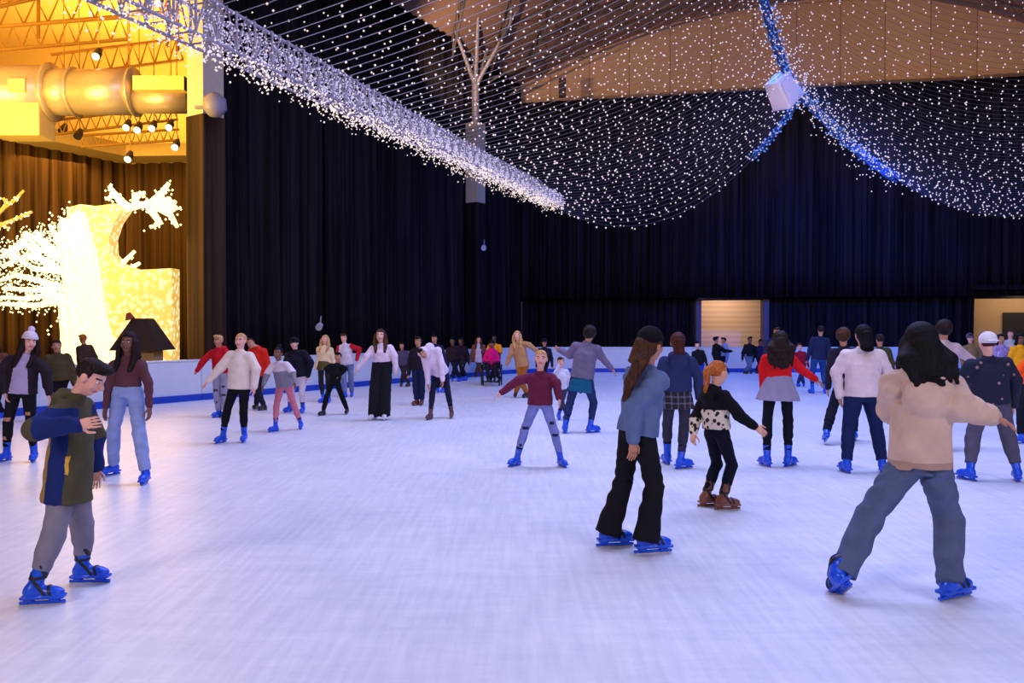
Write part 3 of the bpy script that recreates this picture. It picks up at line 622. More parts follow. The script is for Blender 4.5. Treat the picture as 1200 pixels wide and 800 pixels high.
# ------------------------------------------------------------------ implicit-surface sculpting (smooth unions, meshed with surface nets)
def nrm_(v): v = np.asarray(v, float); return v/(np.linalg.norm(v)+1e-9)
class Sdf:
    def __init__(s, vox): s.vox = vox; s.ops = []
    def cone(s, a, b, r1, r2, k=0.02, lab=0, op='add'):
        a = np.array(a, float); b = np.array(b, float); r = max(r1, r2); ba = b-a; l2 = float(ba@ba)+1e-9
        def f(x, y, z):
            px, py, pz = x-a[0], y-a[1], z-a[2]; t = np.clip((px*ba[0]+py*ba[1]+pz*ba[2])/l2, 0, 1)
            return np.sqrt((px-t*ba[0])**2+(py-t*ba[1])**2+(pz-t*ba[2])**2)-(r1+(r2-r1)*t)
        s.ops.append((f, np.minimum(a, b)-r, np.maximum(a, b)+r, k, lab, op)); return s
    def ell(s, c, R, rad, k=0.02, lab=0, op='add'):
        c = np.array(c, float); rad = np.array(rad, float); m = rad.max()
        def f(x, y, z):
            p = [x-c[0], y-c[1], z-c[2]]; q = [(p[0]*R[i][0]+p[1]*R[i][1]+p[2]*R[i][2]) for i in range(3)]
            k0 = np.sqrt(sum((q[i]/rad[i])**2 for i in range(3))); k1 = np.sqrt(sum((q[i]/rad[i]**2)**2 for i in range(3)))+1e-6
            return k0*(k0-1)/k1
        s.ops.append((f, c-m, c+m, k, lab, op)); return s
    def box(s, c, R, half, rd=0.005, k=0.005, lab=0, op='add'):
        c = np.array(c, float); half = np.array(half, float); m = np.linalg.norm(half)+rd
        def f(x, y, z):
            p = [x-c[0], y-c[1], z-c[2]]; q = [np.abs(p[0]*R[i][0]+p[1]*R[i][1]+p[2]*R[i][2])-(half[i]-rd) for i in range(3)]
            return np.sqrt(sum(np.maximum(v, 0)**2 for v in q))+np.minimum(np.maximum(np.maximum(q[0], q[1]), q[2]), 0)-rd
        s.ops.append((f, c-m, c+m, k, lab, op)); return s
    def tube(s, a, b, side, fr, prof, k=0.02, lab=0, pleat=0, npl=9):
        """elliptical tube from a to b; prof = [(t, half width, half depth)...]"""
        a = np.array(a, float); b = np.array(b, float); L = np.linalg.norm(b-a); ax = (b-a)/L
        side = nrm_(np.array(side)-ax*np.dot(side, ax)); fr = nrm_(np.cross(ax, side)*np.sign(np.dot(np.cross(ax, side), fr)+1e-9))
        T = np.array([p[0] for p in prof]); RX = np.array([p[1] for p in prof]); RY = np.array([p[2] for p in prof]); m = max(RX.max(), RY.max())
        def f(x, y, z):
            px, py, pz = x-a[0], y-a[1], z-a[2]; h = px*ax[0]+py*ax[1]+pz*ax[2]; t = np.clip(h/L, 0, 1)
            u = px*side[0]+py*side[1]+pz*side[2]; v = px*fr[0]+py*fr[1]+pz*fr[2]
            rx = np.interp(t, T, RX); ry = np.interp(t, T, RY)
            if pleat: g = 1+pleat*(1-t)*np.sin(np.arctan2(v/ry, u/rx)*npl); rx = rx*g; ry = ry*g
            k0 = np.sqrt((u/rx)**2+(v/ry)**2); k1 = np.sqrt((u/rx**2)**2+(v/ry**2)**2)+1e-6
            d = np.where(k0 > 0.25, k0*(k0-1)/k1, -np.minimum(rx, ry)*0.8)
            return np.maximum(d, np.maximum(-h, h-L))
        s.ops.append((f, np.minimum(a, b)-m, np.maximum(a, b)+m, k, lab, 'add')); return s
    def cut(s, p, n):
        """remove everything on the side n points to"""
        p = np.array(p, float); n = nrm_(n)
        s.ops.append((lambda x, y, z: (x-p[0])*n[0]+(y-p[1])*n[1]+(z-p[2])*n[2], None, None, 0, 0, 'clip')); return s
    def carve(s, f, lo, hi): s.ops.append((f, np.array(lo, float), np.array(hi, float), 0, 0, 'carve')); return s
    def mesh(s, wr=0.0, seed=0):
        h = s.vox; lo = np.min([o[1] for o in s.ops if o[5] == 'add'], 0)-2.5*h; hi = np.max([o[2] for o in s.ops if o[5] == 'add'], 0)+2.5*h
        n = np.ceil((hi-lo)/h).astype(int)+1
        ax = [lo[i]+h*np.arange(n[i]) for i in range(3)]
        D = np.full(n, 0.5, np.float32); LB = np.zeros(n, np.int8)
        for f, a, b, k, lab, op in s.ops:
            if a is None: i0 = [0]*3; i1 = list(n)
            else:
                mg = max(k, 0)+2.5*h
                i0 = [max(0, int((a[i]-mg-lo[i])/h)) for i in range(3)]; i1 = [min(n[i], int((b[i]+mg-lo[i])/h)+2) for i in range(3)]
            if min(i1[i]-i0[i] for i in range(3)) <= 0: continue
            sl = tuple(slice(i0[i], i1[i]) for i in range(3))
            x = ax[0][sl[0]][:, None, None]; y = ax[1][sl[1]][None, :, None]; z = ax[2][sl[2]][None, None, :]
            d = f(x, y, z).astype(np.float32); d = np.broadcast_to(d, D[sl].shape); cur = D[sl]
            if op == 'add':
                LB[sl] = np.where(d < cur, lab, LB[sl])
                if k > 0:
                    g = np.maximum(k-np.abs(d-cur), 0)/k; D[sl] = np.minimum(d, cur)-g*g*k*0.25
                else: D[sl] = np.minimum(d, cur)
            elif op == 'clip': D[sl] = np.maximum(cur, d)
            elif op == 'sub':
                g = np.maximum(k-np.abs(-d-cur), 0)/max(k, 1e-6); D[sl] = np.maximum(-d, cur)+g*g*k*0.25
            else: D[sl] = np.maximum(cur, -d)
        if wr > 0:
            x = ax[0][:, None, None]; y = ax[1][None, :, None]; z = ax[2][None, None, :]; q = seed*1.7
            wq = 1.5*np.sin(x*9+y*11+q)+1.2*np.sin(z*7+q*2); D = D + wr*0.8*(np.sin(z*38+x*22+y*12+wq*2)*(0.5+0.5*np.sin(x*13-y*15+z*5+q))+0.45*np.sin(z*62-x*35+y*20+wq*3)*(0.5+0.5*np.sin(z*11+q))).astype(np.float32)
        S = D < 0; c = n-1
        cs = np.zeros(c, np.int8)
        offs = [(i, j, k_) for i in (0, 1) for j in (0, 1) for k_ in (0, 1)]
        for o in offs: cs += S[o[0]:o[0]+c[0], o[1]:o[1]+c[1], o[2]:o[2]+c[2]]
        I = np.argwhere((cs > 0) & (cs < 8))
        if len(I) == 0: return None
        cv = np.stack([D[I[:, 0]+o[0], I[:, 1]+o[1], I[:, 2]+o[2]] for o in offs], 1)
        acc = np.zeros((len(I), 3)); cnt = np.zeros(len(I))
        for ia, oa in enumerate(offs):
            for ib, ob in enumerate(offs):
                if ib <= ia or sum(abs(oa[q_]-ob[q_]) for q_ in range(3)) != 1: continue
                va = cv[:, ia]; vb = cv[:, ib]; m_ = (va < 0) != (vb < 0); t = np.where(m_, va/(va-vb+1e-12), 0)
                P = np.array(oa)[None]+(np.array(ob)-np.array(oa))[None]*t[:, None]; acc += P*m_[:, None]; cnt += m_
        V = (I+acc/cnt[:, None])*h+lo
        idx = np.full(c, -1, np.int32); idx[I[:, 0], I[:, 1], I[:, 2]] = np.arange(len(I))
        F = []
        for a_ in range(3):
            b_, c_ = (a_+1) % 3, (a_+2) % 3
            sA = [slice(None)]*3; sB = [slice(None)]*3; sA[a_] = slice(0, n[a_]-1); sB[a_] = slice(1, n[a_])
            A = S[tuple(sA)]; B = S[tuple(sB)]; E = np.argwhere(A != B)
            E = E[(E[:, b_] > 0) & (E[:, c_] > 0) & (E[:, b_] < n[b_]-1) & (E[:, c_] < n[c_]-1)]
            if len(E) == 0: continue
            sg = A[E[:, 0], E[:, 1], E[:, 2]]
            def at(db, dc):
                Q = E.copy(); Q[:, b_] -= db; Q[:, c_] -= dc; return idx[Q[:, 0], Q[:, 1], Q[:, 2]]
            q = np.stack([at(1, 1), at(0, 1), at(0, 0), at(1, 0)], 1); q[~sg] = q[~sg][:, ::-1]; F.append(q)
        F = np.concatenate(F); F = F[(F >= 0).all(1)]
        lab = LB[I[:, 0], I[:, 1], I[:, 2]]
        return V, F, lab[F[:, 0]]
    def obj(s, name, mats, parent, wr=0.0, seed=0, paint=None, label=None):
        r = s.mesh(wr, seed)
        if r is None: return None
        V, F, lab = r; mats = mats if isinstance(mats, list) else [mats]
        mi = None
        if paint is not None: mi = paint(V[F].mean(1), lab)
        o = mesh_obj(name, V-np.array(root_loc(parent)), F, mats, parent, None, True, mi)
        if label: o['label'] = label
        return o
def root_loc(p):
    while p.parent is not None: p = p.parent
    return p.location

# ------------------------------------------------------------------ people
SKIN = {'fair': (226, 168, 142), 'pink': (232, 170, 150), 'tan': (188, 128, 98), 'brown': (120, 76, 56), 'dark': (70, 44, 36)}
def skin_mat(t):
    m = plain('skin_'+t, SKIN[t], 0.5); return m
HAIRC = {'black': (14, 12, 16), 'darkbrown': (36, 24, 22), 'brown': (72, 44, 28), 'ginger': (176, 98, 44), 'blond': (196, 150, 96), 'redbrown': (70, 32, 24)}
def hair_mat(c):
    if ('hm', c) in MATS: return MATS[('hm', c)]
    m, N, L, B = newmat('hair_'+c); cc = lin(HAIRC[c])
    tc = N.new('ShaderNodeTexCoord'); mp = N.new('ShaderNodeMapping'); mp.inputs['Scale'].default_value = (1, 1, 0.12); L.new(tc.outputs['Object'], mp.inputs[0])
    n = N.new('ShaderNodeTexNoise'); n.inputs['Scale'].default_value = 85; n.inputs['Detail'].default_value = 3; L.new(mp.outputs[0], n.inputs['Vector'])
    r = N.new('ShaderNodeValToRGB'); e = r.color_ramp.elements; e[0].position = .35; e[1].position = .68
    e[0].color = (*[x*.55 for x in cc], 1); e[1].color = (*[min(1, x*1.5) for x in cc], 1); L.new(n.outputs['Fac'], r.inputs['Fac']); L.new(r.outputs['Color'], B.inputs['Base Color'])
    bp = N.new('ShaderNodeBump'); bp.inputs['Strength'].default_value = .6; bp.inputs['Distance'].default_value = .01; L.new(n.outputs['Fac'], bp.inputs['Height']); L.new(bp.outputs['Normal'], B.inputs['Normal'])
    B.inputs['Roughness'].default_value = .65; B.inputs['Specular IOR Level'].default_value = .15; MATS[('hm', c)] = m; return m
def yawv(a): a = radians(a); return np.array([sin(a), cos(a), 0.]), np.array([cos(a), -sin(a), 0.])
BLUESK = (12, 78, 215)
def skate(root, sole, toe_yaw, shin, fs, D, color, pitch=0, roll=0, straps=True, liner=True):
    """sole = point on the ice under the middle of the foot; returns nothing, builds skate > blade, liner, strap"""
    t, r = yawv(toe_yaw); u = np.array([0, 0, 1.])
    cp, sp = cos(radians(pitch)), sin(radians(pitch)); t2 = t*cp-u*sp; u2 = u*cp+t*sp; t, u = t2, u2
    cr, sr = cos(radians(roll)), sin(radians(roll)); r2 = r*cr+u*sr; u = u*cr-r*sr; r = r2
    R = np.array([r, t, u]); h = max(0.0045, min(0.011, 0.00075*D))
    piv = sole
    P = lambda a, b, c: piv + (r*a + t*b + u*c)*fs
    cuff = nrm_(shin)*(0.165 if liner else 0.07)*fs
    mw = max(0.010, h*0.75)
    def boot(s, inf=0.0):
        s.ell(P(0, .085, .088), R, np.array([.047, .066, .036])*fs+inf, 0.02)
        s.cone(P(0, -.075, .105), P(0, .06, .088), .044*fs+inf, .043*fs+inf, 0.03)
        s.ell(P(0, -.085, .095), R, np.array([.043, .05, .045])*fs+inf, 0.02)
        s.cone(P(0, -.06, .12), P(0, -.055, .13)+cuff, .047*fs+inf, .058*fs+inf, 0.03)
    s = Sdf(h); boot(s)
    s.box(P(0, .005, .058), R, np.array([.046, .15, .012])*fs, 0.006, 0.01)
    s.box(P(0, .085, .040), R, (max(.026*fs, mw), .032*fs, .020*fs), 0.005, 0.01)
    s.box(P(0, -.09, .040), R, (max(.026*fs, mw), .030*fs, .020*fs), 0.005, 0.01)
    s.box(P(0, .0, .019), R, (max(.013*fs, mw), .158*fs, max(.010, h*.8)), 0.004, 0.006)
    boots = color if isinstance(color, tuple) else BLUESK
    sk = s.obj('skate', plain('skate_shell_%d_%d_%d' % boots, boots, 0.32), root)
    m = MB(); m.box(P(0, 0, 0.008), (max(0.0025, h*0.4), .155*fs, .009*fs), R.T)
    rl = np.array(root_loc(root)); mesh_obj('blade', np.array(m.v)-rl, m.f, plain('steel_blade', (200, 205, 215), 0.25, 0.9), sk)
    s = Sdf(h); a = P(0, -.055, .13)+cuff*0.8; s.cone(a, a+cuff*0.34, .052*fs, .060*fs, 0.0); s.cut(a+cuff*0.5, cuff)
    if liner: s.obj('liner', fabric('black_liner', (22, 20, 28)), sk)
    if straps and D < 9:
        for (q, n_) in ((P(0, .06, .1), t*0.95+u*0.3), (P(0, -.01, .13), t*0.8+u*0.6), (P(0, -.05, .2), u)):
            s = Sdf(h*0.8); boot(s, 0.005); s.cut(q+nrm_(n_)*0.011*fs, n_); s.cut(q-nrm_(n_)*0.011*fs, -n_); s.cut(P(0, 0, .075), -u)
            s.obj('strap', plain('black_strap', (18, 18, 26), 0.5), sk)

def two_bone(a, b, L1, L2, pole):
    d = b-a; n = np.linalg.norm(d); k = 1.0
    if n > (L1+L2)*0.995: k = n/((L1+L2)*0.995)
    L1 *= k; L2 *= k; dr = d/n; x = (L1*L1-L2*L2+n*n)/(2*n); hh = sqrt(max(0, L1*L1-x*x))
    pl = nrm_(pole-dr*np.dot(pole, dr)); return a+dr*x+pl*hh
def solve(prev, px, py, L, sg):
    Y = prev[1]
    for _ in range(4):
        P = W(px, py, Y); s2 = (P[0]-prev[0])**2+(P[2]-prev[2])**2
        dy = sg*sqrt(max(0.0, L*L-s2)); Y = prev[1]+dy
    P = W(px, py, Y); d = np.linalg.norm(P-prev)
    if d > L*1.12: P = prev+(P-prev)*(L*1.12/d)
    return P

def person(label, head, hip, feet, yaw, H, L='down', R='down', neck=None, hyaw=None, hpitch=0, toes=None, lift=(0, 0), fpitch=(0, 0), froll=(0, 0),
           skin='fair', hair=('short', 'brown'), top=None, bot=None, sk=BLUESK, w=1.0, hs=1.0, hat=None, D=None, lean=0, group=None, extra=None, skates=True, plain_hands=False, z0=0.0, kb=1.015):
    S = H/1.7
    lf, rf = feet
    fl = G(lf[0], lf[1], lift[0]+z0); fr_ = G(rf[0], rf[1], lift[1]+z0)
    if D is None: D = (fl[1]+fr_[1])/2
    cap_ = 0.34*S
    def fixf(px, g, lz):
        y = min(max(g[1], D-cap_), D+cap_); p = W(px, 400, y); return np.array([p[0], y, z0+lz])
    fl = fixf(lf[0], fl, lift[0]); fr_ = fixf(rf[0], fr_, lift[1])
    vox = max(0.0055, min(0.017, 0.00088*D))
    f0, r0 = yawv(yaw); up = np.array([0, 0, 1.])
    Hc = W(hip[0], hip[1], D); Hd = W(head[0], head[1], D+lean)
    if neck is None: Nc = Hd - nrm_(Hd-Hc)*0.100*H*hs
    else: Nc = W(neck[0], neck[1], D+lean*0.9)
    u = nrm_(Nc-Hc); f = nrm_(f0-u*np.dot(f0, u)); r = np.cross(f, u)
    hf, _ = yawv(yaw if hyaw is None else hyaw)
    hu = nrm_(nrm_(Hd-Nc)*0.5+up*0.8)
    cp, sp = cos(radians(hpitch)), sin(radians(hpitch)); hf = nrm_(hf-hu*np.dot(hf, hu)); hf, hu = hf*cp-hu*sp, hu*cp+hf*sp
    hr = np.cross(hf, hu); HR = np.array([hr, hf, hu]); hh = 0.136*H*hs
    HP = lambda a, b, c: Hd+(hr*a+hf*b+hu*c)*hh
    # limbs
    sw = 0.098*H*w; shL = Nc-r*sw-u*0.045*H; shR = Nc+r*sw-u*0.045*H
    La, Lb = 0.170*H, 0.150*H
    def arm(sp_, sh, sgn):
        if isinstance(sp_, str):
            o = r*sgn
            el, wr = {'down': (-u*.97+o*.22-f*.08, -u*.95+o*.08+f*.25), 'out': (-u*.62+o*.75+f*.05, -u*.55+o*.75+f*.25), 'wide': (-u*.25+o*.95, -u*.2+o*.9+f*.3),
                      'front': (-u*.85+o*.2+f*.4, -u*.1-o*.15+f*1.0), 'fwd': (-u*.6+f*.75+o*.1, -u*.1+f*1.+o*.05), 'back': (-u*.8-f*.5+o*.3, -u*.6-f*.3+o*.2), 'pocket': (-u*.85+o*.45-f*.25, -u*.75-o*.35+f*.5),
                      'hip': (-u*.7+o*.65-f*.3, -u*.5-o*.7+f*.4)}[sp_]
            E = sh+nrm_(el)*La; return E, E+nrm_(wr)*Lb
        ex, ey, wx, wy, se, sw_ = sp_; E = solve(sh, ex, ey, La, se); return E, solve(E, wx, wy, Lb, sw_)
    eL, wL = arm(L, shL, -1); eR, wR = arm(R, shR, 1)
    hpL = Hc-r*0.052*H*w; hpR = Hc+r*0.052*H*w
    tl, tr = toes if toes else (yaw-14, yaw+14)
    std = 0.481*H; need = max(np.linalg.norm(hpL-(fl+up*.135)), np.linalg.norm(hpR-(fr_+up*.135)))
    if std > need*kb:
        sh_ = min((std-need*kb)*0.5, 0.04*H); Hc = Hc+u*sh_; hpL = hpL+u*sh_; hpR = hpR+u*sh_; need += sh_
    lk_ = max(0.86, min(1.0, need*kb/std))
    legs = []
    for (fp, hp, ty, sg, pt, lz) in ((fl, hpL, tl, -1, fpitch[0], lift[0]), (fr_, hpR, tr, 1, fpitch[1], lift[1])):
        tv, _ = yawv(ty); tv2 = tv*cos(radians(pt))-up*sin(radians(pt)); uv = up*cos(radians(pt))+tv*sin(radians(pt))
        fs = min(1.0, max(0.72, S*0.97)) * (0.92 if D > 9 else 1)
        an = fp - tv2*0.055*fs + uv*0.135*fs
        kn = two_bone(hp, an, 0.243*H*lk_, 0.238*H*lk_, nrm_(tv+f+r*sg*0.25)); legs.append((hp, kn, an, fp, ty, fs, tv2, uv))
    # root = continuous body
    base = np.array([(fl[0]+fr_[0])/2, (fl[1]+fr_[1])/2, z0])
    s = Sdf(vox); sd = Sdf
    B = np.array([r, f, u])
    s.ell(Hd+(hf*-.05+hu*.10)*hh, HR, np.array([.335, .405, .375])*hh, 0.03*S, 1)
    s.ell(HP(0, .09, -.16), HR, np.array([.265, .285, .335])*hh, 0.03*S, 1)
    s.cone(HP(0, .2, -.4), HP(0, .22, -.39), .10*hh, .09*hh, 0.03*S, 1)
    if D < 17:
        s.cone(HP(0, .35, .04), HP(0, .44, -.12), .04*hh, .065*hh, 0.015*S, 1)
        for q in (-1, 1):
            s.ell(HP(q*.345, -.02, -.04), HR, np.array([.05, .10, .15])*hh, 0.008*S, 1)
            s.ell(HP(q*.14, .405, .02), HR, np.array([.09, .06, .06])*hh, 0.02*S, 1, 'sub')
            s.ell(HP(q*.17, .27, -.14), HR, np.array([.1, .08, .1])*hh, 0.02*S, 1)
        s.ell(HP(0, .355, -.26), HR, np.array([.115, .05, .045])*hh, 0.01*S, 1)
    s.cone(HP(0, -.08, -.22), Nc+f*.0, .20*hh/hs, .22*hh/hs, 0.03*S, 1)
    # torso
    s.cone(Nc-u*.045*S, Nc-u*.08*S-r*sw*.75, .036*S, .042*S, 0.03*S, 0); s.cone(Nc-u*.045*S, Nc-u*.08*S+r*sw*.75, .036*S, .042*S, 0.03*S, 0)
    Lt = np.linalg.norm(Nc-Hc)
    s.tube(Hc-u*.03*S, Nc-u*.05*S, r, f, [(0, .145*S*w, .095*S*w), (.35, .12*S*w, .085*S*w), (.75, .128*S*w, .092*S*w), (1, .09*S*w, .06*S)], 0.03*S)
    for (sh, e, wr) in ((shL, eL, wL), (shR, eR, wR)):
        s.cone(sh, e, .041*S, .032*S, 0.02*S, 2); s.cone(e, wr, .033*S, .023*S, 0.012*S, 2)
    for (hp, kn, an, fp, ty, fs, tv2, uv) in legs:
        s.cone(hp, kn, .078*S*w, .046*S, 0.03*S, 3); s.cone(kn, an, .044*S, .030*S, 0.02*S, 3)
        s.ell(kn*.7+an*.3-nrm_(tv2)*.012*S, B, np.array([.040, .044, .08])*S, 0.03*S, 3)
        s.cone(an-uv*.03*fs, fp+uv*.085*fs+tv2*.09*fs, .032*fs, .026*fs, 0.02*S, 3)
    # hands
    fr = max(0.0085*S, vox*0.72); hl = 0.105*H
    for (e, wr, sg, oth) in ((eL, wL, -1, r), (eR, wR, 1, r)):
        d = nrm_(wr-e); pn = nrm_(r*(-sg)-d*np.dot(r*(-sg), d)); # palm normal faces the body
        if abs(np.dot(d, r)) > 0.8: pn = nrm_(-u-d*np.dot(-u, d))
        th = nrm_(np.cross(pn, d)); th = th if np.dot(th, f) > 0 else -th   # thumb side forward
        s.cone(wr, wr+d*.035*S, .024*S, .026*S, 0.015*S, 4)
        for q in (-1, -.33, .33, 1):
            s.cone(wr+d*.03*S+th*q*.018*S, wr+d*.085*S+th*q*.028*S, .014*S, .0125*S, 0.012*S, 4)
        if D < 16:
            for q, l_ in ((-1.05, .78), (-.35, .94), (.35, 1.), (1.05, .9)):
                k0 = wr+d*.085*S+th*q*.027*S; k1 = k0+nrm_(d+pn*.28+th*q*.10)*hl*.27*l_; k2 = k1+nrm_(d+pn*.85+th*q*.04)*hl*.22*l_
                s.cone(k0, k1, fr, fr*.95, 0.003, 4); s.cone(k1, k2, fr*.95, fr*.8, 0.003, 4)
            t0 = wr+d*.03*S+th*.024*S; t1 = t0+nrm_(th*.75+d*.7+pn*.3)*hl*.33; t2 = t1+nrm_(d*.95+th*.15+pn*.3)*hl*.24
            s.cone(t0, t1, fr*1.35, fr*1.1, 0.01, 4); s.cone(t1, t2, fr*1.1, fr*.9, 0.003, 4)
    mts = [skin_mat(skin), plain('lips_'+skin, tuple(int(c*k) for c, k in zip(SKIN[skin], (.82, .6, .62))), 0.4), hair_mat(hair[1] if hair[1] != 'blond' else 'brown'), plain('nail_'+skin, tuple(min(255, int(c*1.1)) for c in SKIN[skin]), 0.3)]
    def face(Cn, lab):
        q = (Cn-Hd)@HR.T/hh; mi = np.zeros(len(Cn), int); h1 = (lab == 1) & (q[:, 1] > .2)
        mi[h1 & (np.abs(q[:, 0]) < .125) & (np.abs(q[:, 2]+.26) < .045)] = 1
        mi[h1 & (np.abs(np.abs(q[:, 0])-.15) < .085) & (np.abs(q[:, 2]-.115) < .022)] = 2
        return mi
    r_ = s.mesh(0); V_, F_, lab_ = r_
    root = mesh_obj('person', V_-base, F_, mts, None, base, True, face(V_[F_].mean(1), lab_))
    tag(root, label, 'person', group)
    hv = max(0.005, min(0.013, 0.0007*D))
    if D < 17 and hpitch > -60:
        for q in (-1, 1):
            se = Sdf(max(0.003, hv*0.6)); se.ell(HP(q*.14, .315, .02), HR, np.array([.062, .05, .045])*hh, 0)
            ec = HP(q*.14, .35, .02)
            se.obj('eye', [plain('eye_white', (215, 205, 205), 0.2), plain('iris', (40, 28, 24), 0.15)], root, paint=lambda Cn, lb: ((np.linalg.norm((Cn-ec)-np.outer((Cn-ec)@hf, hf), axis=1) < .03*hh)).astype(int))
    # ---------------- hair
    hc = hair_mat(hair[1]); st = hair[0]
    s = Sdf(hv); big = {'short': 0, 'bob': .03, 'long': .02, 'curly': .09, 'wavy': .05, 'pony': -.01, 'bun': -.01, 'tied': -.01, 'buzz': -.03}.get(st, 0)
    hood_up = hat and hat[0] == 'hood'
    s.ell(HP(0, -.07, .13), HR, np.array([.375+big, .44+big, .40+big])*hh, 0.02)
    if st == 'short': s.ell(HP(.03, .28, .42), HR, np.array([.26, .2, .13])*hh, 0.03)
    hl_ = hair[2] if len(hair) > 2 else 0.3
    bk = -u*0.85-up*0.15; bk = nrm_(-up*0.7-u*0.5)
    if st in ('long', 'wavy', 'bob'):
        p0 = HP(0, -.22, .0); p1 = Nc-f*.125*S+u*.02*S; wdt = (.30 if st != 'wavy' else .40)*hh
        s.tube(p1, p0+hu*.1*hh, hr, hf, [(0, wdt*1.05, .055*S), (.6, wdt*1.02, .09*S), (.85, wdt*.9, .09*S), (1, wdt*.6, .06*S)], 0.05)
        if st != 'bob':
            p2 = p1+bk*hl_*0.5-f*.02*S; p3 = p1+bk*hl_-f*.01*S
            s.tube(p2, p1+u*.02, r, f, [(0, wdt*1.02, .045*S), (1, wdt*1.05, .06*S)], 0.03); s.tube(p3, p2, r, f, [(0, wdt*.45, .02), (.5, wdt*.9, .035*S), (1, wdt, .045*S)], 0.02)
    if st == 'wavy':
        for q in range(17):
            x_ = -1+q/8; a = HP(x_*.36, -.3+abs(x_)*.2, -.15); m1 = a*.5+p1*.5+r*x_*.10*S-f*.02; bb = p1+bk*hl_*(1.15-.45*abs(x_)+random.uniform(-.25, .25))+r*(x_*.135+random.uniform(-.02, .02))*S-f*.03; s.cone(a, m1, .045*S, .042*S, 0.02); s.cone(m1, bb, .042*S, .014*S, 0.015)
    if st in ('long', 'front', 'wavy') and (len(hair) < 4):
        for q in (-1, 1):
            a = HP(q*.33, .02, -.05); b1 = HP(q*.42, .06, -.55); c1 = Nc+r*q*.085*S+f*.115*S-u*.13*S
            s.cone(a, b1, .05*S*hs, .045*S, 0.02); s.cone(b1, c1, .045*S, .025*S, 0.02)
    if len(hair) > 3:    # one long lock given by pixels
        lk = hair[3]; prev = HP(0, -.25, -.1)
        for (lx, ly, ld, rr) in lk:
            q_ = W(lx, ly, D+ld); s.cone(prev, q_, rr*1.1, rr, 0.03); prev = q_
    if st == 'pony': s.cone(HP(0, -.42, .18), HP(0, -.62, .02), .12*hh, .16*hh, 0.02); s.cone(HP(0, -.62, .02), HP(0, -.62, -.85), .17*hh, .10*hh, 0.03)
    if st == 'bun': s.ell(HP(0, -.25, .55), HR, np.array([.2, .2, .18])*hh, 0.02)
    lowc = -.16 if st in ('short', 'bun', 'pony', 'tied', 'buzz') else -9
    hp0 = Hd.copy()
    def facecut(x, y, z):
        px, py, pz = x-hp0[0], y-hp0[1], z-hp0[2]
        a = (px*hf[0]+py*hf[1]+pz*hf[2])/hh; c = (px*hu[0]+py*hu[1]+pz*hu[2])/hh; b = np.abs(px*hr[0]+py*hr[1]+pz*hr[2])/hh
        c1 = np.maximum(np.maximum(.10-a, c-(.27 if st != 'short' else .24)), np.maximum(-.75-c, b-.31 if st in ('long', 'wavy', 'bob', 'curly') else b-.6))
        c2 = np.maximum(np.maximum(-.12-a, c-.02), b-.6) if lowc > -1 else 1.0
        c3 = np.maximum(np.maximum(c-lowc, b-.6), -(a+.50)) if lowc > -1 else 1.0
        return np.minimum(np.minimum(c1, c2), c3)*hh
    bd = np.array([1, 1, 1])*hh
    s.carve(facecut, Hd-bd*1.0, Hd+bd*1.0)
    if hair[0] != 'none': s.obj('hair', hc, root, 0.004 if st != 'curly' else 0.010, seed=len(label))
    # ---------------- hat
    if hat:
        kind, hcol = hat[0], hat[1]; s = Sdf(hv)
        if kind == 'beanie':
            s.ell(HP(0, -.08, .22), HR, np.array([.41, .47, .42])*hh, 0.02); s.cut(HP(0, 0, .16), -hu*1.0+hf*.35); s.tube(HP(0, -.06, .10), HP(0, -.09, .26), hr, hf, [(0, .43*hh, .49*hh), (1, .43*hh, .49*hh)], 0.01)
            s.cut(HP(0, .3, .16), -hu*.9+hf*.1)
            b_ = s.obj('beanie', fabric('knit', hcol, 0.95, 0.15, 40, 0.8), root, 0.003)
            if len(hat) > 2: s = Sdf(hv); s.ell(HP(-.05, -.2, .70), HR, np.array([.19, .19, .19])*hh, 0); s.obj('pompom', fabric('knit', hcol, 0.95, 0.15, 40, 0.8), b_, 0.006)
        elif kind == 'cap':
            bf = -1 if len(hat) > 2 else 1
            s.ell(HP(0, -.08, .18), HR, np.array([.42, .48, .42])*hh, 0.02); s.cut(HP(0, 0, .02), -hu)
            c_ = s.obj('cap', fabric('cap', hcol), root)
            s = Sdf(hv); s.ell(HP(0, -.08+bf*.55, .15), HR, np.array([.27, .28, .05])*hh, 0.0); s.obj('brim', fabric('cap', hcol), c_)
        elif kind == 'hood':
            s.ell(HP(0, -.12, .12), HR, np.array([.46, .50, .47])*hh, 0.02); s.cone(HP(0, -.2, -.3), Nc-f*.05*S, .09*S, .1*S, 0.04)
            q0 = HP(0, 0, 0)
            s.carve(lambda x, y, z: np.maximum((.16*hh-((x-q0[0])*hf[0]+(y-q0[1])*hf[1]+(z-q0[2])*hf[2])), np.sqrt(((x-q0[0])*hr[0]+(y-q0[1])*hr[1]+(z-q0[2])*hr[2])**2+((x-q0[0])*hu[0]+(y-q0[1])*hu[1]+(z-q0[2])*hu[2])**2)-.37*hh), Hd-bd, Hd+bd)
            s.obj('hood', fabric('cloth', hcol), root, 0.003)
    # ---------------- top
    T = dict(color=(200, 200, 200), loose=0.02, hem=-.02, hood=None, kind='sweater', mats=None, paint=None, collar=True, wrk=0.005, slv=1.0, cuff=0.0)
    T.update(top or {}); lo = T['loose']*S; AL = T.get('al', 1.0); s = Sdf(vox); hem = Hc+u*T['hem']*H; wtop = T.get('w', 1.0)*w
    s.tube(hem, Nc-u*.075*S, r, f, [(0, .150*S*wtop+lo, .105*S*wtop+lo), (.35, .138*S*wtop+lo, .10*S*wtop+lo), (.78, .150*S*w+lo*.8, .112*S*w+lo*.6), (1, .125*S*w, .085*S*w)], 0.03*S, 0)
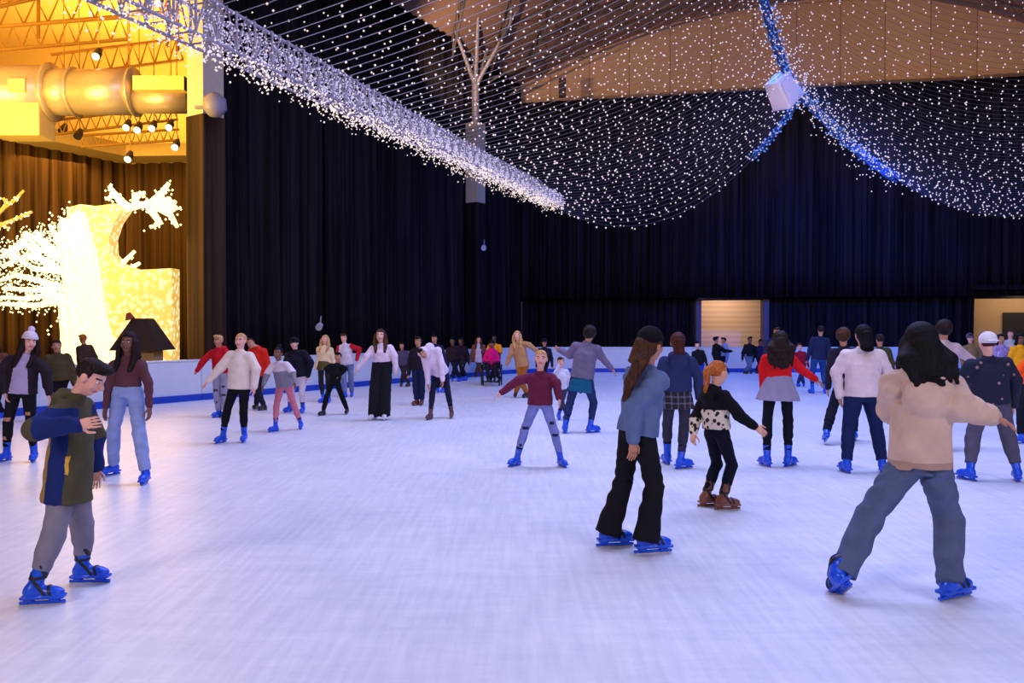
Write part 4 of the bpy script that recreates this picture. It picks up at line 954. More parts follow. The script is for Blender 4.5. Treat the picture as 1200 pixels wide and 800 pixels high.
    for sg_ in (-1, 1): s.cone(Nc-u*.035*S, Nc-u*.075*S+r*sg_*sw*.85, .050*S+lo*.2, .055*S+lo*.3, 0.05*S, 0)
    if T['collar']: s.cone(Nc-u*.03*S, Nc+u*.012*S+f*.01*S, .075*S, .064*S, 0.02*S, 0); s.cut(Nc+u*.035*S+f*.0, u)
    for (sh, e, wr, lb) in ((shL, eL, wL, 1), (shR, eR, wR, 3)):
        s.cone(sh, e, .052*S+lo*.55*AL, .045*S+lo*.65*AL, 0.035*S, lb)
        if T['slv'] > .6: s.cone(e, e+(wr-e)*(1.0*T['slv']), .045*S+lo*.65*AL, .033*S+lo*.4*AL+T['cuff']*S, 0.02*S, lb+1)
    if T['hood'] is not None: hk = T['hood']; s.ell(Nc-f*.075*S-u*.0*S, B, np.array([.135, .075, .07])*S*(.5+.5*hk), 0.03*S, 5); s.ell(Nc-f*.115*S-u*.085*S*hk, B, np.array([.11, .05, .10])*S*hk, 0.012*S, 5)
    mats = T['mats'] or [fabric('cloth', T['color'])]
    pf = None
    if T['paint']:
        def pf(Cn, lab): q = (Cn-Nc); return T['paint'](np.stack([q@r, q@f, q@u], 1)/S, lab)
    s.obj(T['kind'], mats, root, T['wrk'], seed=len(label)+int(D*3), paint=pf)
    if T.get('wrap'):   # jacket tied around the waist
        wp = T['wrap']; s = Sdf(vox); s.tube(Hc-u*.19*S, Hc+u*.07*S, r, f, [(0, .20*S, .15*S), (.7, .185*S, .145*S), (1, .165*S, .12*S)], 0, 0, 0.05, 7)
        s.cone(Hc+f*.15*S, Hc+f*.17*S-u*.2*S, .03*S, .025*S, 0.02); s.obj('tied_jacket', fabric('cloth', wp), root, 0.007)
    # ---------------- bottom
    Bt = dict(color=(30, 34, 60), kind='trousers', cut='regular', mats=None, paint=None, wrk=0.004, len=1.0)
    Bt.update(bot or {}); s = Sdf(vox); c = Bt['cut']
    th1, th2, an1 = {'slim': (.088, .060, .048), 'regular': (.094, .070, .062), 'wide': (.105, .10, .12), 'flare': (.092, .072, .10), 'baggy': (.105, .085, .08), 'jogger': (.09, .080, .060)}[c]
    s.tube(Hc-u*.05*S, Hc+u*.075*S, r, f, [(0, .148*S*w, .112*S*w), (1, .135*S*w, .100*S*w)], 0.03*S, 0)
    for (hp, kn, an, fp, ty, fs, tv2, uv) in legs:
        s.cone(hp-u*.01, kn, th1*S*w, th2*S, 0.03*S, 1)
    s2 = s
    ends = []
    for i_, (hp, kn, an, fp, ty, fs, tv2, uv) in enumerate(legs):
        d = nrm_(an-kn); end = kn+(an-kn)*Bt['len'] + (d*((-.03 if c == 'regular' else -.085)*S) if c in ('slim', 'jogger', 'regular') and Bt['len'] >= 1 else d*.03*S*(Bt['len'] >= 1))
        if c in ('slim', 'regular', 'jogger', 'baggy'): s.cone(kn, kn+(end-kn)*.5-nrm_(tv2)*.006, th2*S, (th2+an1)*.52*S+.004, 0.02*S, 2)
        # open cylinder ended flat at the hem
        side = nrm_(np.cross(d, f)); s.tube(end, kn+(kn-end)*.02, side, np.cross(side, d), [(0, an1*S, an1*S*1.05), (1, th2*S, th2*S)], 0.02*S, 2)
    if Bt.get('skirt'):
        sc_, sl, sw2 = Bt['skirt']; mats2 = [fabric('cloth', sc_)] if isinstance(sc_, tuple) else [sc_]
        s3 = Sdf(vox); s3.tube(Hc-up*sl*H+u*.0, Hc+u*.09*H, r, f, [(0, sw2*S, sw2*.85*S), (.75, .17*S*w, .135*S*w), (1, .138*S*w, .108*S*w)], 0, 0, 0.07, 9)
        s3.obj('skirt', mats2, root, 0.003)
    mats = Bt['mats'] or [fabric('denim' if Bt['kind'] == 'jeans' else 'cloth', Bt['color'], var=0.14 if Bt['kind'] == 'jeans' else 0.08)]
    pf2 = None
    if Bt['paint']:
        K_ = [(l[0], l[1], l[2]) for l in legs]
        def pf2(Cn, lab): return Bt['paint'](Cn, lab, K_, f, S)
    s.obj(Bt['kind'], mats, root, Bt['wrk'], seed=int(D*7), paint=pf2)
    # ---------------- feet
    for (hp, kn, an, fp, ty, fs, tv2, uv), pt, rl_ in zip(legs, fpitch, froll):
        skate(root, fp, ty, kn-an, fs, D, sk, pt, rl_, True, c in ('slim', 'jogger'))
    if extra: extra(dict(root=root, Nc=Nc, Hc=Hc, u=u, f=f, r=r, S=S, vox=vox, shL=shL, shR=shR, eL=eL, eR=eR, wL=wL, wR=wR, HP=HP, HR=HR, hh=hh, D=D))
    return root
# ------------------------------------------------------------------ paint helpers for garments
def ripped(K=None):
    def p(Cn, lab, legs, f, S):
        mi = np.zeros(len(Cn), int)
        for j, (hp, kn, an) in enumerate(legs):
            for (a, b, t, hw) in (((hp, kn, .66, .035), (kn, an, .10, .045)) if j == 0 else ((hp, kn, .86, .045), (kn, an, .5, .02))):
                c = a+(b-a)*t; d = Cn-c; mi[(np.abs(d[:, 2]) < .022*S) & ((d@f) > 0.01) & (np.abs(d[:, 0]) < hw*S)] = 1
        return mi
    return p
def openfront(q, lab): return ((lab == 0) & (q[:, 1] > 0) & (np.abs(q[:, 0]) < .075+.10*np.clip(-q[:, 2]-.05, 0, .5))).astype(int)
def boyjacket(q, lab):
    mi = np.zeros(len(q), int)                                   # 0 olive, 1 navy, 2 tan, 3 yellow zip
    mi[(lab == 2) | (lab == 4)] = 1
    up = ((lab == 1) | (lab == 3)); mi[up & (q[:, 2] > -.12) & (q[:, 2] < -.05)] = 1
    t = lab == 0; mi[t & (q[:, 1] < .045) & (q[:, 2] < -.20)] = 1; mi[t & (q[:, 1] < -.085) & (q[:, 2] < -.20)] = 2
    mi[t & (np.abs(q[:, 1]-.055) < .012) & (q[:, 2] < -.40) & (q[:, 2] > -.53) & (q[:, 0] > .02)] = 3
    return mi
def blacklep(q, lab): return ((lab == 0) & (q[:, 2] < -.22) | (lab == 2)).astype(int)
def halfgrey(q, lab): return (((lab == 0) & (q[:, 2] < -.17)) | (lab == 2) | (lab == 4)).astype(int)
def redsleeve(q, lab): return (lab > 0).astype(int)
NAVY = (24, 32, 70)
LEO = spotted('leopard_print', (232, 214, 190), (34, 24, 24), 21, 0.36, 0.44)
FLORAL = spotted('floral_print', (16, 22, 50), (170, 120, 130), 9.5, 0.13, 0.2)
PLAID = plaid('plaid_cloth', (26, 22, 38), (110, 100, 120))
PURP = spotted('purple_print', (150, 130, 190), (220, 200, 220), 18, 0.2, 0.35)
DG = fabric('cloth', (60, 56, 66))

# ================= foreground
person('boy in navy and olive hooded jacket and grey joggers skating in the left foreground', (107, 441), (79, 574), ((103, 683), (47, 708)), 84, 1.47,
       R=(41, 503, 92, 497, -1, .3), L=(110, 512, 112, 548, 1, -.4), neck=(88, 467), hyaw=92, hpitch=22, toes=(88, 80), lean=.02, hs=1.12, skin='pink', hair=('short', 'darkbrown'),
       top=dict(kind='jacket', loose=.042, hem=-.085, w=1.16, al=1.3, hood=1, mats=[fabric('cloth', (78, 72, 50)), fabric('cloth', (24, 40, 98)), fabric('cloth', (150, 118, 66)), plain('yellow_zip', (214, 160, 40))], paint=boyjacket, wrk=.009),
       bot=dict(kind='joggers', color=(128, 122, 136), cut='jogger', wrk=.009, len=.68))
person('woman with long wavy dark hair, beige hoodie and wide blue jeans in the right foreground', (1078, 401), (1078, 549), ((993, 694), (1122, 701)), 2, 1.70,
       L=(1046, 479, 1047, 486, .8, 1), R=(1123, 474, 1160, 487, -.4, -.4), neck=(1080, 438), toes=(4, 62), kb=1.0, lift=(.03, 0), fpitch=(30, 0), froll=(32, 0), skin='tan', w=0.99, D=5.42,
       hair=('wavy', 'black', .075), top=dict(kind='hoodie', loose=.05, hem=-.01, al=1.6, hood=1.5, mats=[fabric('cloth', (206, 176, 158)), fabric('cloth', (176, 144, 130))], paint=lambda q, lab: ((lab == 0) & (q[:, 2] < q[:, 2].min()+.055)).astype(int), wrk=.011), bot=dict(kind='jeans', color=(84, 96, 128), cut='baggy', wrk=.010))
person('woman in denim jacket and black flared trousers with dark beanie, centre right', (763, 404), (746, 512), ((721, 640), (766, 648)), 62, 1.67,
       R=(742, 478, 742, 514, -.3, -.3), kb=1.0, L=(757, 476, 752, 505, .3, .1), neck=(759, 432), hyaw=50, toes=(80, 78), skin='tan', hat=('beanie', (16, 14, 22)), D=6.5,
       hair=('bob', 'brown', .1, [(750, 425, -.12, .055), (738, 448, -.16, .045), (733, 468, -.14, .028)]), top=dict(kind='denim_jacket', loose=.04, al=1.25, hem=0.0, mats=[fabric('denim', (92, 110, 152), var=.14)], wrk=.010), bot=dict(color=(20, 18, 26), cut='flare', wrk=.008))
# ================= middle distance, right
person('girl with ginger ponytail, black jacket with leopard print hem and brown skates', (842, 436), (840, 511), ((833, 593), (853, 597)), 66, 1.42,
       R=(866, 486, 884, 499, -.5, -.3), L=(815, 490, 813, 506, .3, -.3), neck=(838, 456), hyaw=62, toes=(80, 84), hs=1.12, skin='fair', hair=('pony', 'ginger'), D=8.0, kb=1.09,
       top=dict(kind='jacket', loose=.035, hem=.02, mats=[fabric('cloth', (18, 16, 22)), LEO], paint=blacklep, hood=1), bot=dict(kind='leggings', color=(16, 18, 34), cut='slim', len=.86), sk=(126, 74, 52))
person('person with brown bob in navy hoodie over a black plaid skirt, seen from behind', (794, 401), (794, 466), ((781, 543), (802, 549)), 0, 1.66,
       L=(772, 443, 772, 470, .1, .3), R=(818, 440, 819, 466, .1, .3), toes=(-8, 62), skin='tan', hair=('bob', 'redbrown', .1), top=dict(kind='hoodie', color=(42, 50, 92), loose=.035, hem=.03, hood=1),
       bot=dict(color=(50, 48, 66), cut='slim', skirt=(PLAID, .095, .21)))
person('woman in bright red cropped sweater and flared grey skirt, seen from behind', (914, 399), (912, 449), ((897, 546), (927, 546)), 8, 1.64,
       R=(938, 432, 955, 444, .2, .2), L=(894, 431, 894, 454, .2, 1), toes=(-14, 50), skin='tan', hair=('wavy', 'darkbrown', .16, []), D=10.5,
       top=dict(color=(214, 22, 30), loose=.02, hem=.03), bot=dict(kind='tights', color=(14, 16, 30), cut='slim', skirt=((150, 142, 170), .125, .27)))
person('woman in plain white sweater and navy jeans with long black hair, seen from behind', (1011, 392), (1011, 471), ((991, 553), (1035, 553)), 0, 1.70,
       L=(980, 436, 984, 464, .3, 1), R=(1040, 436, 1036, 462, .3, 1), toes=(-4, 24), skin='tan', hair=('long', 'black', .04, []), w=1.22, D=10.1,
       top=dict(color=(226, 206, 208), loose=.035, hem=.01), bot=dict(kind='jeans', color=(22, 34, 78), cut='regular'))
person('person in dark jacket and black trousers with curly ginger-blond hair, half behind the white sweater', (988, 394), (991, 455), ((969, 517), (1002, 516)), 6, 1.64, toes=(10, 30), skin='tan', hair=('curly', 'brown'), D=12.6, fpitch=(20, 0), lift=(.06, 0),
       top=dict(kind='jacket', color=(34, 30, 48), loose=.03, hem=-.02), bot=dict(color=(18, 20, 40), cut='regular'))
person('person in white cap, dark floral shirt and grey trousers, seen from behind at right', (1157, 402), (1161, 474), ((1134, 562), (1193, 563)), 4, 1.64,
       L=(1131, 438, 1140, 452, .3, 1), R=(1190, 446, 1187, 477, .3, -.3), toes=(-18, 22), skin='pink', hair=('short', 'redbrown'), hat=('cap', (228, 220, 226), 'back'), w=1.2, D=9.6,
       top=dict(kind='shirt', mats=[FLORAL], loose=.045, hem=-.005), bot=dict(color=(84, 80, 100), cut='jogger'))
person('tall person with curly brown hair and pale pink sweater behind the beige hoodie', (1106, 386), (1103, 455), ((1092, 530), (1107, 531)), 10, 1.77, R=(1127, 414, 1143, 424, .3, .4), L='down', skin='tan', hair=('curly', 'darkbrown'), D=12.0,
       top=dict(color=(206, 178, 182), loose=.03, hem=0), bot=dict(kind='jeans', color=(70, 80, 120), cut='regular'))
person('person in orange jacket and black trousers cut by the right frame edge', (1214, 400), (1204, 452), ((1194, 520), (1216, 520)), 300, 1.64, L=(1203, 426, 1190, 438, -.5, -.5), R='down', skin='tan', hair=('short', 'black'), D=12.6,
       top=dict(kind='jacket', color=(250, 84, 22), loose=.04, hem=0), bot=dict(color=(16, 20, 34), cut='regular'))
# ================= centre
person('girl in maroon sweater and ripped light jeans skating towards the camera, arms spread', (634, 420), (633, 474), ((659, 547), (603, 546)), 184, 1.40,
       R=(607, 446, 587, 460, -.3, -.5), L=(652, 449, 655, 466, -.3, -.5), neck=(633, 437), toes=(158, 222), hs=1.1, skin='pink', hair=('tied', 'blond'), D=10.4,
       top=dict(color=(104, 34, 62), loose=.04, hem=.0), bot=dict(kind='jeans', cut='slim', mats=[fabric('denim', (120, 128, 190), var=.14), fabric('denim', (36, 40, 72))], paint=ripped()))
person('person in mauve top with teal jacket tied round the waist, seen from behind', (691, 391), (681, 450), ((662, 507), (695, 507)), 8, 1.70, neck=(688, 402), lean=.02,
       L=(668, 416, 656, 410, .6, 1), R=(704, 417, 716, 431, .3, .2), toes=(0, 62), skin='tan', hair=('curly', 'darkbrown'), w=1.1, D=13.7,
       top=dict(color=(112, 102, 128), loose=.03, hem=.02, wrap=(20, 88, 120)), bot=dict(kind='jeans', color=(36, 48, 92), cut='slim'))
person('small child with raised hand partly hidden behind the maroon sweater girl', (657, 424), (659, 456), ((655, 492), (663, 492)), 190, 1.05, R=(651, 436, 656, 426, -.3, -.2), hs=1.2, skin='pink', hair=('short', 'brown'), D=15.5, top=dict(color=(204, 200, 220)), bot=dict(color=(60, 60, 84), cut='slim'))
person('blond woman in open tan cardigan and mustard trousers, arms wide, far centre', (606, 393), (612, 428), ((604, 464), (616, 466)), 200, 1.58, R=(599, 414, 594, 426, -.3, -.3), L=(620, 404, 630, 412, -.3, -.3), skin='pink', hair=('long', 'blond', .2), D=20.2,
       top=dict(kind='cardigan', color=(176, 128, 84), loose=.04, hem=-.02), bot=dict(color=(176, 104, 34), cut='regular', len=.9), sk=(28, 24, 34))
# wheelchair with its rider and the helper
def wheelchair(px, D):
    b = G(px, 400+1700/D-17, 0); b = W(px, 420, D); b[2] = 0
    e = empty('wheelchair', b); tag(e, 'black wheelchair carrying a child in a pink jacket, far left of centre', 'wheelchair')
    FR = plain('black_frame', (20, 20, 28), 0.4, 0.3)
    for sx in (-.29, .29):
        m = MB(); c = b+np.array([sx, .1, .30]); m.tube([c+(0, cos(a)*.29, sin(a)*.29) for a in np.linspace(0, 2*pi, 21)], .02, 6, False)
        wl = m.build('wheel', FR, e); m = MB()
        for a in np.linspace(0, pi, 7)[:-1]: m.tube([c+(0, cos(a)*.28, sin(a)*.28), c-(0, cos(a)*.28, sin(a)*.28)], .005, 4)
        m.build('spokes', METAL, wl)
        m = MB(); c = b+np.array([sx*.8, -.38, .09]); m.tube([c+(0, cos(a)*.07, sin(a)*.07) for a in np.linspace(0, 2*pi, 13)], .02, 6, False); m.build('caster', FR, e)
    m = MB(); m.box(b+(0, .05, .47), (.23, .22, .03)); bevel(m.build('seat', FR, e), .01)
    m = MB(); m.box(b+(0, .29, .72), (.23, .02, .24)); bevel(m.build('backrest', FR, e), .01)
    m = MB()
    for sx in (-.25, .25):
        m.tube([b+(sx, .42, .93), b+(sx, .29, .93), b+(sx, .29, .30), b+(sx, -.3, .44), b+(sx*.9, -.38, .16)], .016, 6); m.tube([b+(sx, .29, .68), b+(sx, -.15, .68), b+(sx, -.15, .45)], .016, 6)
    m.build('frame', FR, e)
    m = MB(); m.box(b+(0, -.48, .13), (.2, .1, .015)); m.build('footrest', FR, e)
wheelchair(576, 25.0)
def seated():
    D = 24.95; Hc = W(576, 400, D); Hc[2] = .58; c = Hc
    s = Sdf(.016); base = np.array([c[0], c[1], .0]); I3 = np.eye(3)
    s.ell(c+(0, -.02, .60), I3, (.085, .10, .115), .02, 1); s.cone(c+(0, 0, .44), c+(0, 0, .55), .045, .045, .02, 1); s.cone(c, c+(0, 0, .38), .11, .11, .04)
    for q in (-1, 1):
        s.cone(c+(q*.12, 0, .36), c+(q*.2, -.05, .15), .04, .035, .02); s.cone(c+(q*.2, -.05, .15), c+(q*.1, -.28, .14), .035, .025, .02); s.ell(c+(q*.09, -.32, .14), I3, (.03, .05, .025), .01)
        s.cone(c+(q*.08, 0, -.02), c+(q*.1, -.36, .02), .06, .05, .02); s.cone(c+(q*.1, -.36, .02), c+(q*.1, -.44, -.36), .05, .035, .02)
    V, F, lb = s.mesh(); root = mesh_obj('person', V-base, F, [skin_mat('brown')], None, base, True); tag(root, 'child in a hot pink jacket seated in the wheelchair', 'person')
    s = Sdf(.014); s.ell(c+(0, 0, .63), I3, (.10, .115, .11), .02); s.carve(lambda x, y, z: np.maximum(y-(c[1]-.04), z-(c[2]+.64)), c+(-.2, -.2, .4), c+(.2, .2, .9)); s.obj('hair', hair_mat('black'), root)
    s = Sdf(.016); s.cone(c, c+(0, 0, .40), .14, .13, .04)
    for q in (-1, 1): s.cone(c+(q*.13, 0, .37), c+(q*.21, -.05, .15), .06, .055, .02); s.cone(c+(q*.21, -.05, .15), c+(q*.11, -.26, .14), .055, .045, .02)
    s.obj('jacket', fabric('cloth', (214, 16, 110)), root, .004)
    s = Sdf(.016)
    for q in (-1, 1): s.cone(c+(q*.08, 0, -.02), c+(q*.1, -.36, .02), .08, .065, .02); s.cone(c+(q*.1, -.36, .02), c+(q*.1, -.44, -.32), .065, .05, .02)
    s.obj('trousers', fabric('cloth', (24, 22, 34)), root, .003)
    for q in (-1, 1): s = Sdf(.012); s.cone(c+(q*.1, -.43, -.38), c+(q*.1, -.55, -.40), .04, .035, .02); s.obj('boot', plain('dark_boot', (24, 24, 40), .5), root)
seated()
person('person in a bright yellow jacket pushing the wheelchair', (579, 397), (580, 425), ((575, 446), (585, 446)), 180, 1.58, L='fwd', R='fwd', skin='dark', hair=('buzz', 'black'), D=25.75, top=dict(kind='jacket', color=(240, 150, 12), loose=.03), bot=dict(color=(26, 26, 42), cut='regular'), sk=(30, 28, 40))
# ================= left side
person('woman with long dark hair, mauve fitted sweater and pale blue jeans on the left', (151, 401), (150, 460), ((168, 567), (128, 556)), 186, 1.64, neck=(150, 420),
       L=(174, 450, 175, 476, -.2, -.4), R=(128, 450, 124, 476, -.2, -.4), toes=(172, 205), skin='brown', hair=('long', 'darkbrown', .2), D=9.4,
       top=dict(color=(92, 54, 62), loose=.008, hem=.045), bot=dict(kind='jeans', color=(142, 156, 206), cut='regular'))
person('woman in white pompom beanie, black jacket over grey shirt and ripped black jeans', (35, 400), (25, 462), ((38, 541), (3, 541)), 168, 1.60, hyaw=140, L=(54, 436, 58, 462, -.2, 0), R=(2, 434, 6, 458, -.4, -.2), neck=(29, 417), toes=(160, 190), skin='pink', hair=('long', 'darkbrown', .2), hat=('beanie', (232, 214, 226), 1), D=10.8, w=1.05,
       top=dict(kind='jacket', mats=[fabric('cloth', (40, 30, 38)), fabric('cloth', (176, 160, 196))], paint=openfront, loose=.04, hem=0), bot=dict(kind='jeans', cut='slim', mats=[fabric('denim', (22, 20, 28)), skin_mat('tan')], paint=ripped()))
person('person in dark olive jacket and black trousers standing behind the white beanie', (66, 405), (70, 447), ((64, 493), (76, 494)), 150, 1.56, skin='tan', hair=('bob', 'darkbrown', .1), D=15.3, top=dict(kind='jacket', color=(70, 58, 34), loose=.06), bot=dict(color=(18, 16, 22), cut='regular'))
person('red-haired person in brown jacket behind the boards, against the glowing sculpture', (97, 397), (104, 432), ((100, 470), (108, 470)), 290, 1.52, skin='tan', hair=('short', 'ginger'), D=19.6, top=dict(kind='jacket', color=(62, 44, 30), loose=.06), bot=dict(color=(30, 26, 30)), sk=(30, 26, 26), hpitch=10)
person('person in brown coat cut by the left frame edge', (-6, 404), (-4, 446), ((-8, 490), (0, 490)), 170, 1.56, skin='tan', hair=('bob', 'darkbrown', .1), D=15.6, top=dict(kind='coat', color=(110, 66, 52), loose=.05), bot=dict(color=(24, 20, 24)))
person('person in red hooded sweater and pale ripped jeans near the left boards, arm out', (256, 399), (259, 439), ((263, 489), (254, 489)), 196, 1.54, R=(238, 423, 231, 434, -.2, -.2), L=(270, 422, 274, 436, -.2, -.2), skin='tan', hair=('short', 'blond'), D=16.0, top=dict(kind='hoodie', color=(188, 18, 34), hood=1, loose=.035, hem=.0), bot=dict(kind='jeans', cut='regular', mats=[fabric('denim', (150, 146, 172)), DG], paint=ripped()))
person('blond girl in cream sweater and black ripped jeans gliding towards the camera, left', (282, 399), (280, 459), ((285, 518), (258, 519)), 190, 1.57, R=(259, 430, 244, 446, -.3, -.3), L=(300, 432, 298, 455, -.2, -.4), toes=(172, 200), skin='pink', hair=('tied', 'blond'), D=12.5,
       top=dict(color=(232, 212, 198), loose=.045, hem=-.005, kind='sweater'), bot=dict(kind='jeans', color=(16, 16, 24), cut='slim'))
person('person in orange-red shirt and dark trousers bending behind the cream sweater girl', (294, 402), (303, 436), ((299, 479), (307, 481)), 200, 1.50, neck=(302, 407), lean=-.1, skin='tan', hair=('buzz', 'redbrown'), D=17.3, top=dict(kind='shirt', color=(214, 40, 26), loose=.05, hem=-.03), bot=dict(color=(30, 30, 48), cut='regular'), sk=(24, 20, 26))
person('child with dark bun, white and grey top and pink trousers leaning forward', (326, 414), (333, 452), ((352, 502), (320, 506)), 196, 1.32, neck=(327, 424), lean=-.12, R=(313, 438, 309, 450, -.2, -.2), L=(343, 436, 345, 447, -.2, -.2), toes=(170, 215), hs=1.1, skin='brown', hair=('bun', 'black'), D=13.9,
       top=dict(mats=[fabric('cloth', (222, 204, 212)), fabric('cloth', (140, 134, 144))], paint=halfgrey, loose=.035, hem=0), bot=dict(color=(218, 124, 136), cut='slim'))
person('boy in dark cap and navy jacket with white trousers behind the pink trousers', (345, 402), (351, 443), ((354, 484), (337, 483)), 194, 1.52, R=(336, 424, 340, 436, -.4, -.4), L=(364, 425, 361, 440, -.3, -.3), skin='pink', hair=('short', 'black'), hat=('cap', (18, 16, 22)), D=16.7, w=1.12,
       top=dict(kind='jacket', color=(20, 20, 34), loose=.05, hem=-.01), bot=dict(color=(210, 196, 206), cut='slim'))
person('blond woman in cream top and olive skirt, left, behind the black tracksuit child', (381, 398), (380, 428), ((385, 472), (377, 472)), 190, 1.53, R=(374, 418, 370, 430, -.2, -.2), skin='pink', hair=('long', 'blond', .2), D=19.3, top=dict(color=(228, 200, 156), hem=.02), bot=dict(kind='tights', color=(34, 30, 34), cut='slim', skirt=((86, 78, 42), .07, .18)))
person('woman in red jacket over white tee and light jeans beside the wide black trousers', (403, 396), (407, 427), ((412, 465), (403, 466)), 186, 1.53, L=(421, 409, 417, 426, -.5, .4), R='down', skin='pink', hair=('short', 'brown'), D=20.6, top=dict(kind='jacket', mats=[fabric('cloth', (214, 200, 208)), fabric('cloth', (186, 24, 36))], paint=redsleeve, loose=.04), bot=dict(kind='jeans', color=(110, 122, 160)))
person('child in black tracksuit with green side stripes, hands in front', (396, 418), (392, 449), ((406, 484), (377, 487)), 186, 1.15, R=(382, 432, 392, 441, -.3, -.3), L=(405, 432, 397, 441, -.3, -.3), toes=(180, 210), hs=1.15, skin='tan', hair=('short', 'black'), D=16.4,
       top=dict(kind='track_jacket', mats=[fabric('cloth', (16, 16, 20)), fabric('cloth', (40, 150, 100))], paint=lambda q, lab: ((lab > 0) & (lab < 5) & (q[:, 1] < -.0) & (np.abs(q[:, 0]) > .19)).astype(int), loose=.03), bot=dict(color=(16, 16, 22), cut='regular'), sk=(20, 20, 26))
person('woman with long brown hair, white sweater, wide black trousers and white skates', (446, 393), (448, 426), ((450, 492), (437, 492)), 184, 1.66, R=(430, 418, 420, 431, -.2, -.2), L=(462, 417, 464, 432, -.2, -.2), skin='pink', hair=('long', 'brown', .25), D=15.4,
       top=dict(color=(222, 200, 214), loose=.03, hem=.02), bot=dict(color=(26, 26, 32), cut='wide'), sk=(226, 220, 236))
person('person in dark jacket and navy jeans with brown skates beside the white hooded skater', (490, 400), (491, 434), ((494, 475), (487, 475)), 196, 1.56, skin='tan', hair=('short', 'darkbrown'), D=18.4, top=dict(kind='jacket', color=(30, 24, 36), loose=.03), bot=dict(kind='jeans', color=(28, 36, 70)), sk=(96, 50, 40))
person('skater in white hoodie with the hood up bending over, hands on knees', (496, 414), (516, 436), ((529, 490), (503, 492)), 196, 1.52, neck=(503, 409), lean=-.35, hpitch=-10, R=(501, 434, 502, 454, -.3, 0), L=(519, 434, 519, 452, -.3, 0), toes=(180, 200), skin='tan', hair=('short', 'black'), hat=('hood', (226, 206, 222)), D=15.9,
       top=dict(kind='hoodie', color=(226, 206, 222), loose=.04, hem=-.01), bot=dict(kind='jeans', color=(26, 30, 54), cut='slim'), sk=(88, 48, 52))
person('man in navy shirt behind the bending white hoodie', (509, 397), (512, 426), ((513, 460), (519, 460)), 184, 1.58, skin='tan', hair=('short', 'black'), D=22, top=dict(kind='shirt', color=(34, 32, 62)), bot=dict(color=(22, 24, 44)))
person('person all in dark clothes by the boards behind and right of the white hoodie', (530, 400), (533, 423), ((530, 447), (538, 447)), 186, 1.58, skin='brown', hair=('bob', 'black', .1), D=26.4, top=dict(kind='coat', color=(34, 24, 34), loose=.06), bot=dict(color=(24, 26, 52)))
person('slim person in black top standing close behind the dark coated skater', (540, 400), (542, 424), ((540, 446), (545, 446)), 200, 1.56, skin='brown', hair=('bob', 'darkbrown', .1), D=27.3, top=dict(color=(40, 26, 34), loose=.02), bot=dict(color=(26, 24, 40)))
person('child in grey jacket and brown trousers by the boards right of the wide black trousers', (471, 405), (473, 428), ((470, 452), (478, 453)), 196, 1.36, skin='tan', hair=('short', 'black'), D=24, top=dict(kind='jacket', color=(74, 66, 92)), bot=dict(color=(60, 46, 52)), sk=(70, 44, 44))
person('woman with brown hair and long tan coat over a white dress by the far boards', (561, 398), (561, 420), ((558, 441), (564, 441)), 182, 1.58, skin='pink', hair=('long', 'brown', .2), D=28.6, top=dict(kind='coat', mats=[fabric('cloth', (120, 72, 60)), fabric('cloth', (190, 176, 200))], paint=openfront, loose=.05, hem=-.12), bot=dict(color=(120, 74, 60)), sk=(60, 40, 50))
person('person in dark cap behind the boards line between the tan cardigan and the teal jacket', (638, 401), (638, 424), ((635, 448), (641, 448)), 185, 1.55, skin='tan', hair=('short', 'black'), hat=('cap', (26, 26, 40)), D=25, top=dict(kind='jacket', color=(26, 26, 44)), bot=dict(color=(24, 24, 40)))
# ================= far right background
FARG = None
person('man in navy jacket and blue jeans walking away in the far middle right', (962, 387), (959, 422), ((951, 461), (967, 461)), 0, 1.68, skin='tan', hair=('short', 'darkbrown'), D=21.6, w=1.1, top=dict(kind='jacket', color=(28, 34, 72), loose=.03, hem=0), bot=dict(kind='jeans', color=(30, 66, 130), cut='slim'), toes=(-10, 14))
person('child in dark red jacket between the red sweater woman and the navy jacket man', (937, 406), (939, 428), ((936, 450), (942, 450)), 186, 1.28, hs=1.1, skin='pink', hair=('short', 'brown'), D=24, top=dict(kind='jacket', color=(140, 20, 46)), bot=dict(color=(40, 50, 110)))
person('person in olive jacket seen from behind, right of the white sweater woman', (1031, 398), (1032, 440), ((1028, 481), (1037, 481)), 2, 1.58, skin='tan', hair=('short', 'darkbrown'), D=17.2, top=dict(kind='jacket', color=(62, 62, 36), loose=.04), bot=dict(color=(30, 34, 60)))
person('tall man with light brown hair behind the red sweater woman', (910, 389), (906, 425), ((902, 462), (910, 462)), 180, 1.66, skin='tan', hair=('short', 'brown'), D=21.4, top=dict(kind='jacket', color=(30, 34, 70)), bot=dict(color=(24, 28, 54)))
person('small dark-haired child in black top and bright blue trousers near the lit doorway', (817, 404), (820, 428), ((817, 452), (823, 452)), 184, 1.34, hs=1.1, skin='pink', hair=('short', 'black'), D=24, top=dict(color=(20, 18, 26)), bot=dict(color=(30, 60, 190)))
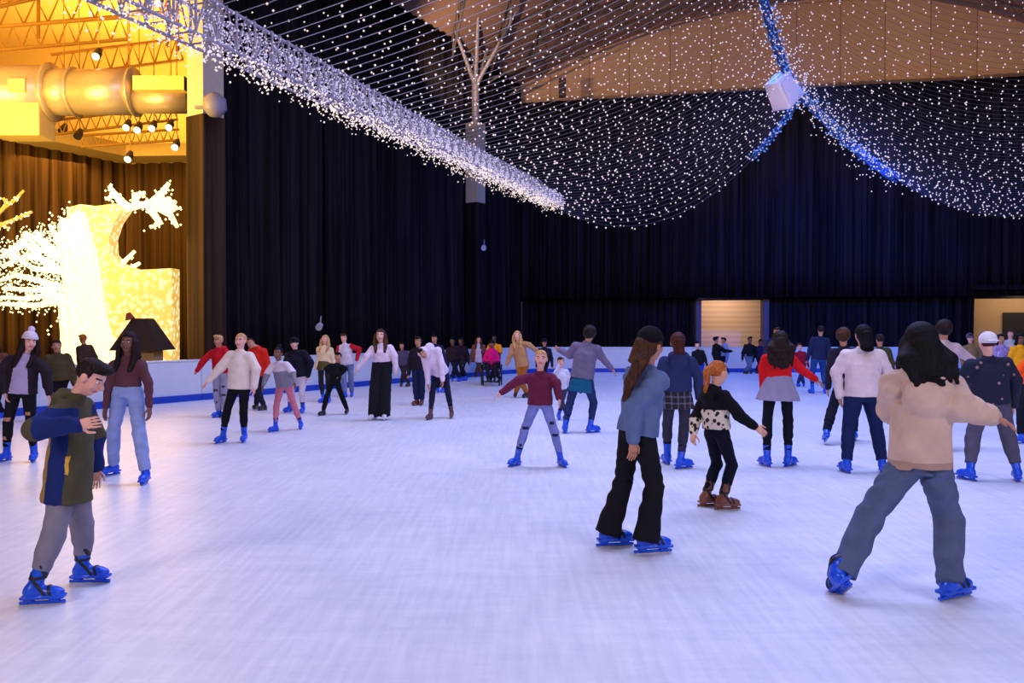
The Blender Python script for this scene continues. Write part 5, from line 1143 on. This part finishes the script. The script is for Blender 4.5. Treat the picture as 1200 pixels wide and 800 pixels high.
person('person in black jacket by the boards in front of the lit doorway, left', (839, 398), (840, 417), ((837, 436), (843, 436)), 80, 1.62, skin='tan', hair=('short', 'black'), D=30.4, R='fwd', top=dict(kind='jacket', color=(18, 16, 24), loose=.05), bot=dict(color=(20, 20, 34)), sk=(24, 24, 34))
person('person in light blue hoodie next to the black jacket at the lit doorway', (848, 399), (848, 418), ((845, 436), (851, 436)), 250, 1.60, skin='tan', hair=('short', 'black'), D=31.0, top=dict(kind='hoodie', color=(120, 140, 190), loose=.04, hood=1), bot=dict(color=(20, 20, 34)), sk=(24, 24, 34))
person('person in black shirt and light jeans standing right side of the lit doorway', (879, 398), (877, 418), ((874, 436), (880, 436)), 170, 1.60, skin='brown', hair=('short', 'black'), D=30.6, L='hip', top=dict(color=(20, 20, 26)), bot=dict(kind='jeans', color=(96, 116, 150)), sk=(24, 24, 34))
person('person in dark navy clothes right of the light jeans at the doorway', (891, 401), (890, 419), ((887, 436), (893, 436)), 190, 1.52, skin='brown', hair=('short', 'black'), D=30.8, top=dict(color=(24, 24, 60), loose=.04), bot=dict(color=(22, 22, 50)), sk=(24, 24, 34))
person('person in grey cap and tan shirt between the pink sweater and the white cap', (1137, 396), (1140, 428), ((1136, 464), (1144, 464)), 190, 1.60, skin='pink', hair=('short', 'brown'), hat=('cap', (80, 80, 104)), D=21, top=dict(kind='shirt', color=(130, 104, 72)), bot=dict(kind='jeans', color=(70, 80, 150)))
person('person in pale purple print top behind the white cap', (1173, 397), (1174, 432), ((1170, 470), (1178, 470)), 176, 1.58, skin='tan', hair=('bob', 'black', .1), D=19.6, top=dict(mats=[PURP], loose=.03), bot=dict(color=(30, 30, 50)))
person('tall brown-haired person in cream top in front of the tan wall', (1184, 391), (1184, 420), ((1181, 452), (1188, 452)), 182, 1.74, skin='pink', hair=('short', 'brown'), D=24.5, top=dict(color=(200, 190, 180)), bot=dict(color=(30, 30, 50)))
person('person in yellow vest at the right edge behind the orange jacket', (1196, 397), (1194, 432), ((1190, 474), (1199, 474)), 180, 1.58, skin='brown', hair=('bob', 'black', .1), D=18.8, top=dict(kind='vest', color=(238, 160, 20), loose=.03, slv=.3), bot=dict(color=(24, 28, 44)))
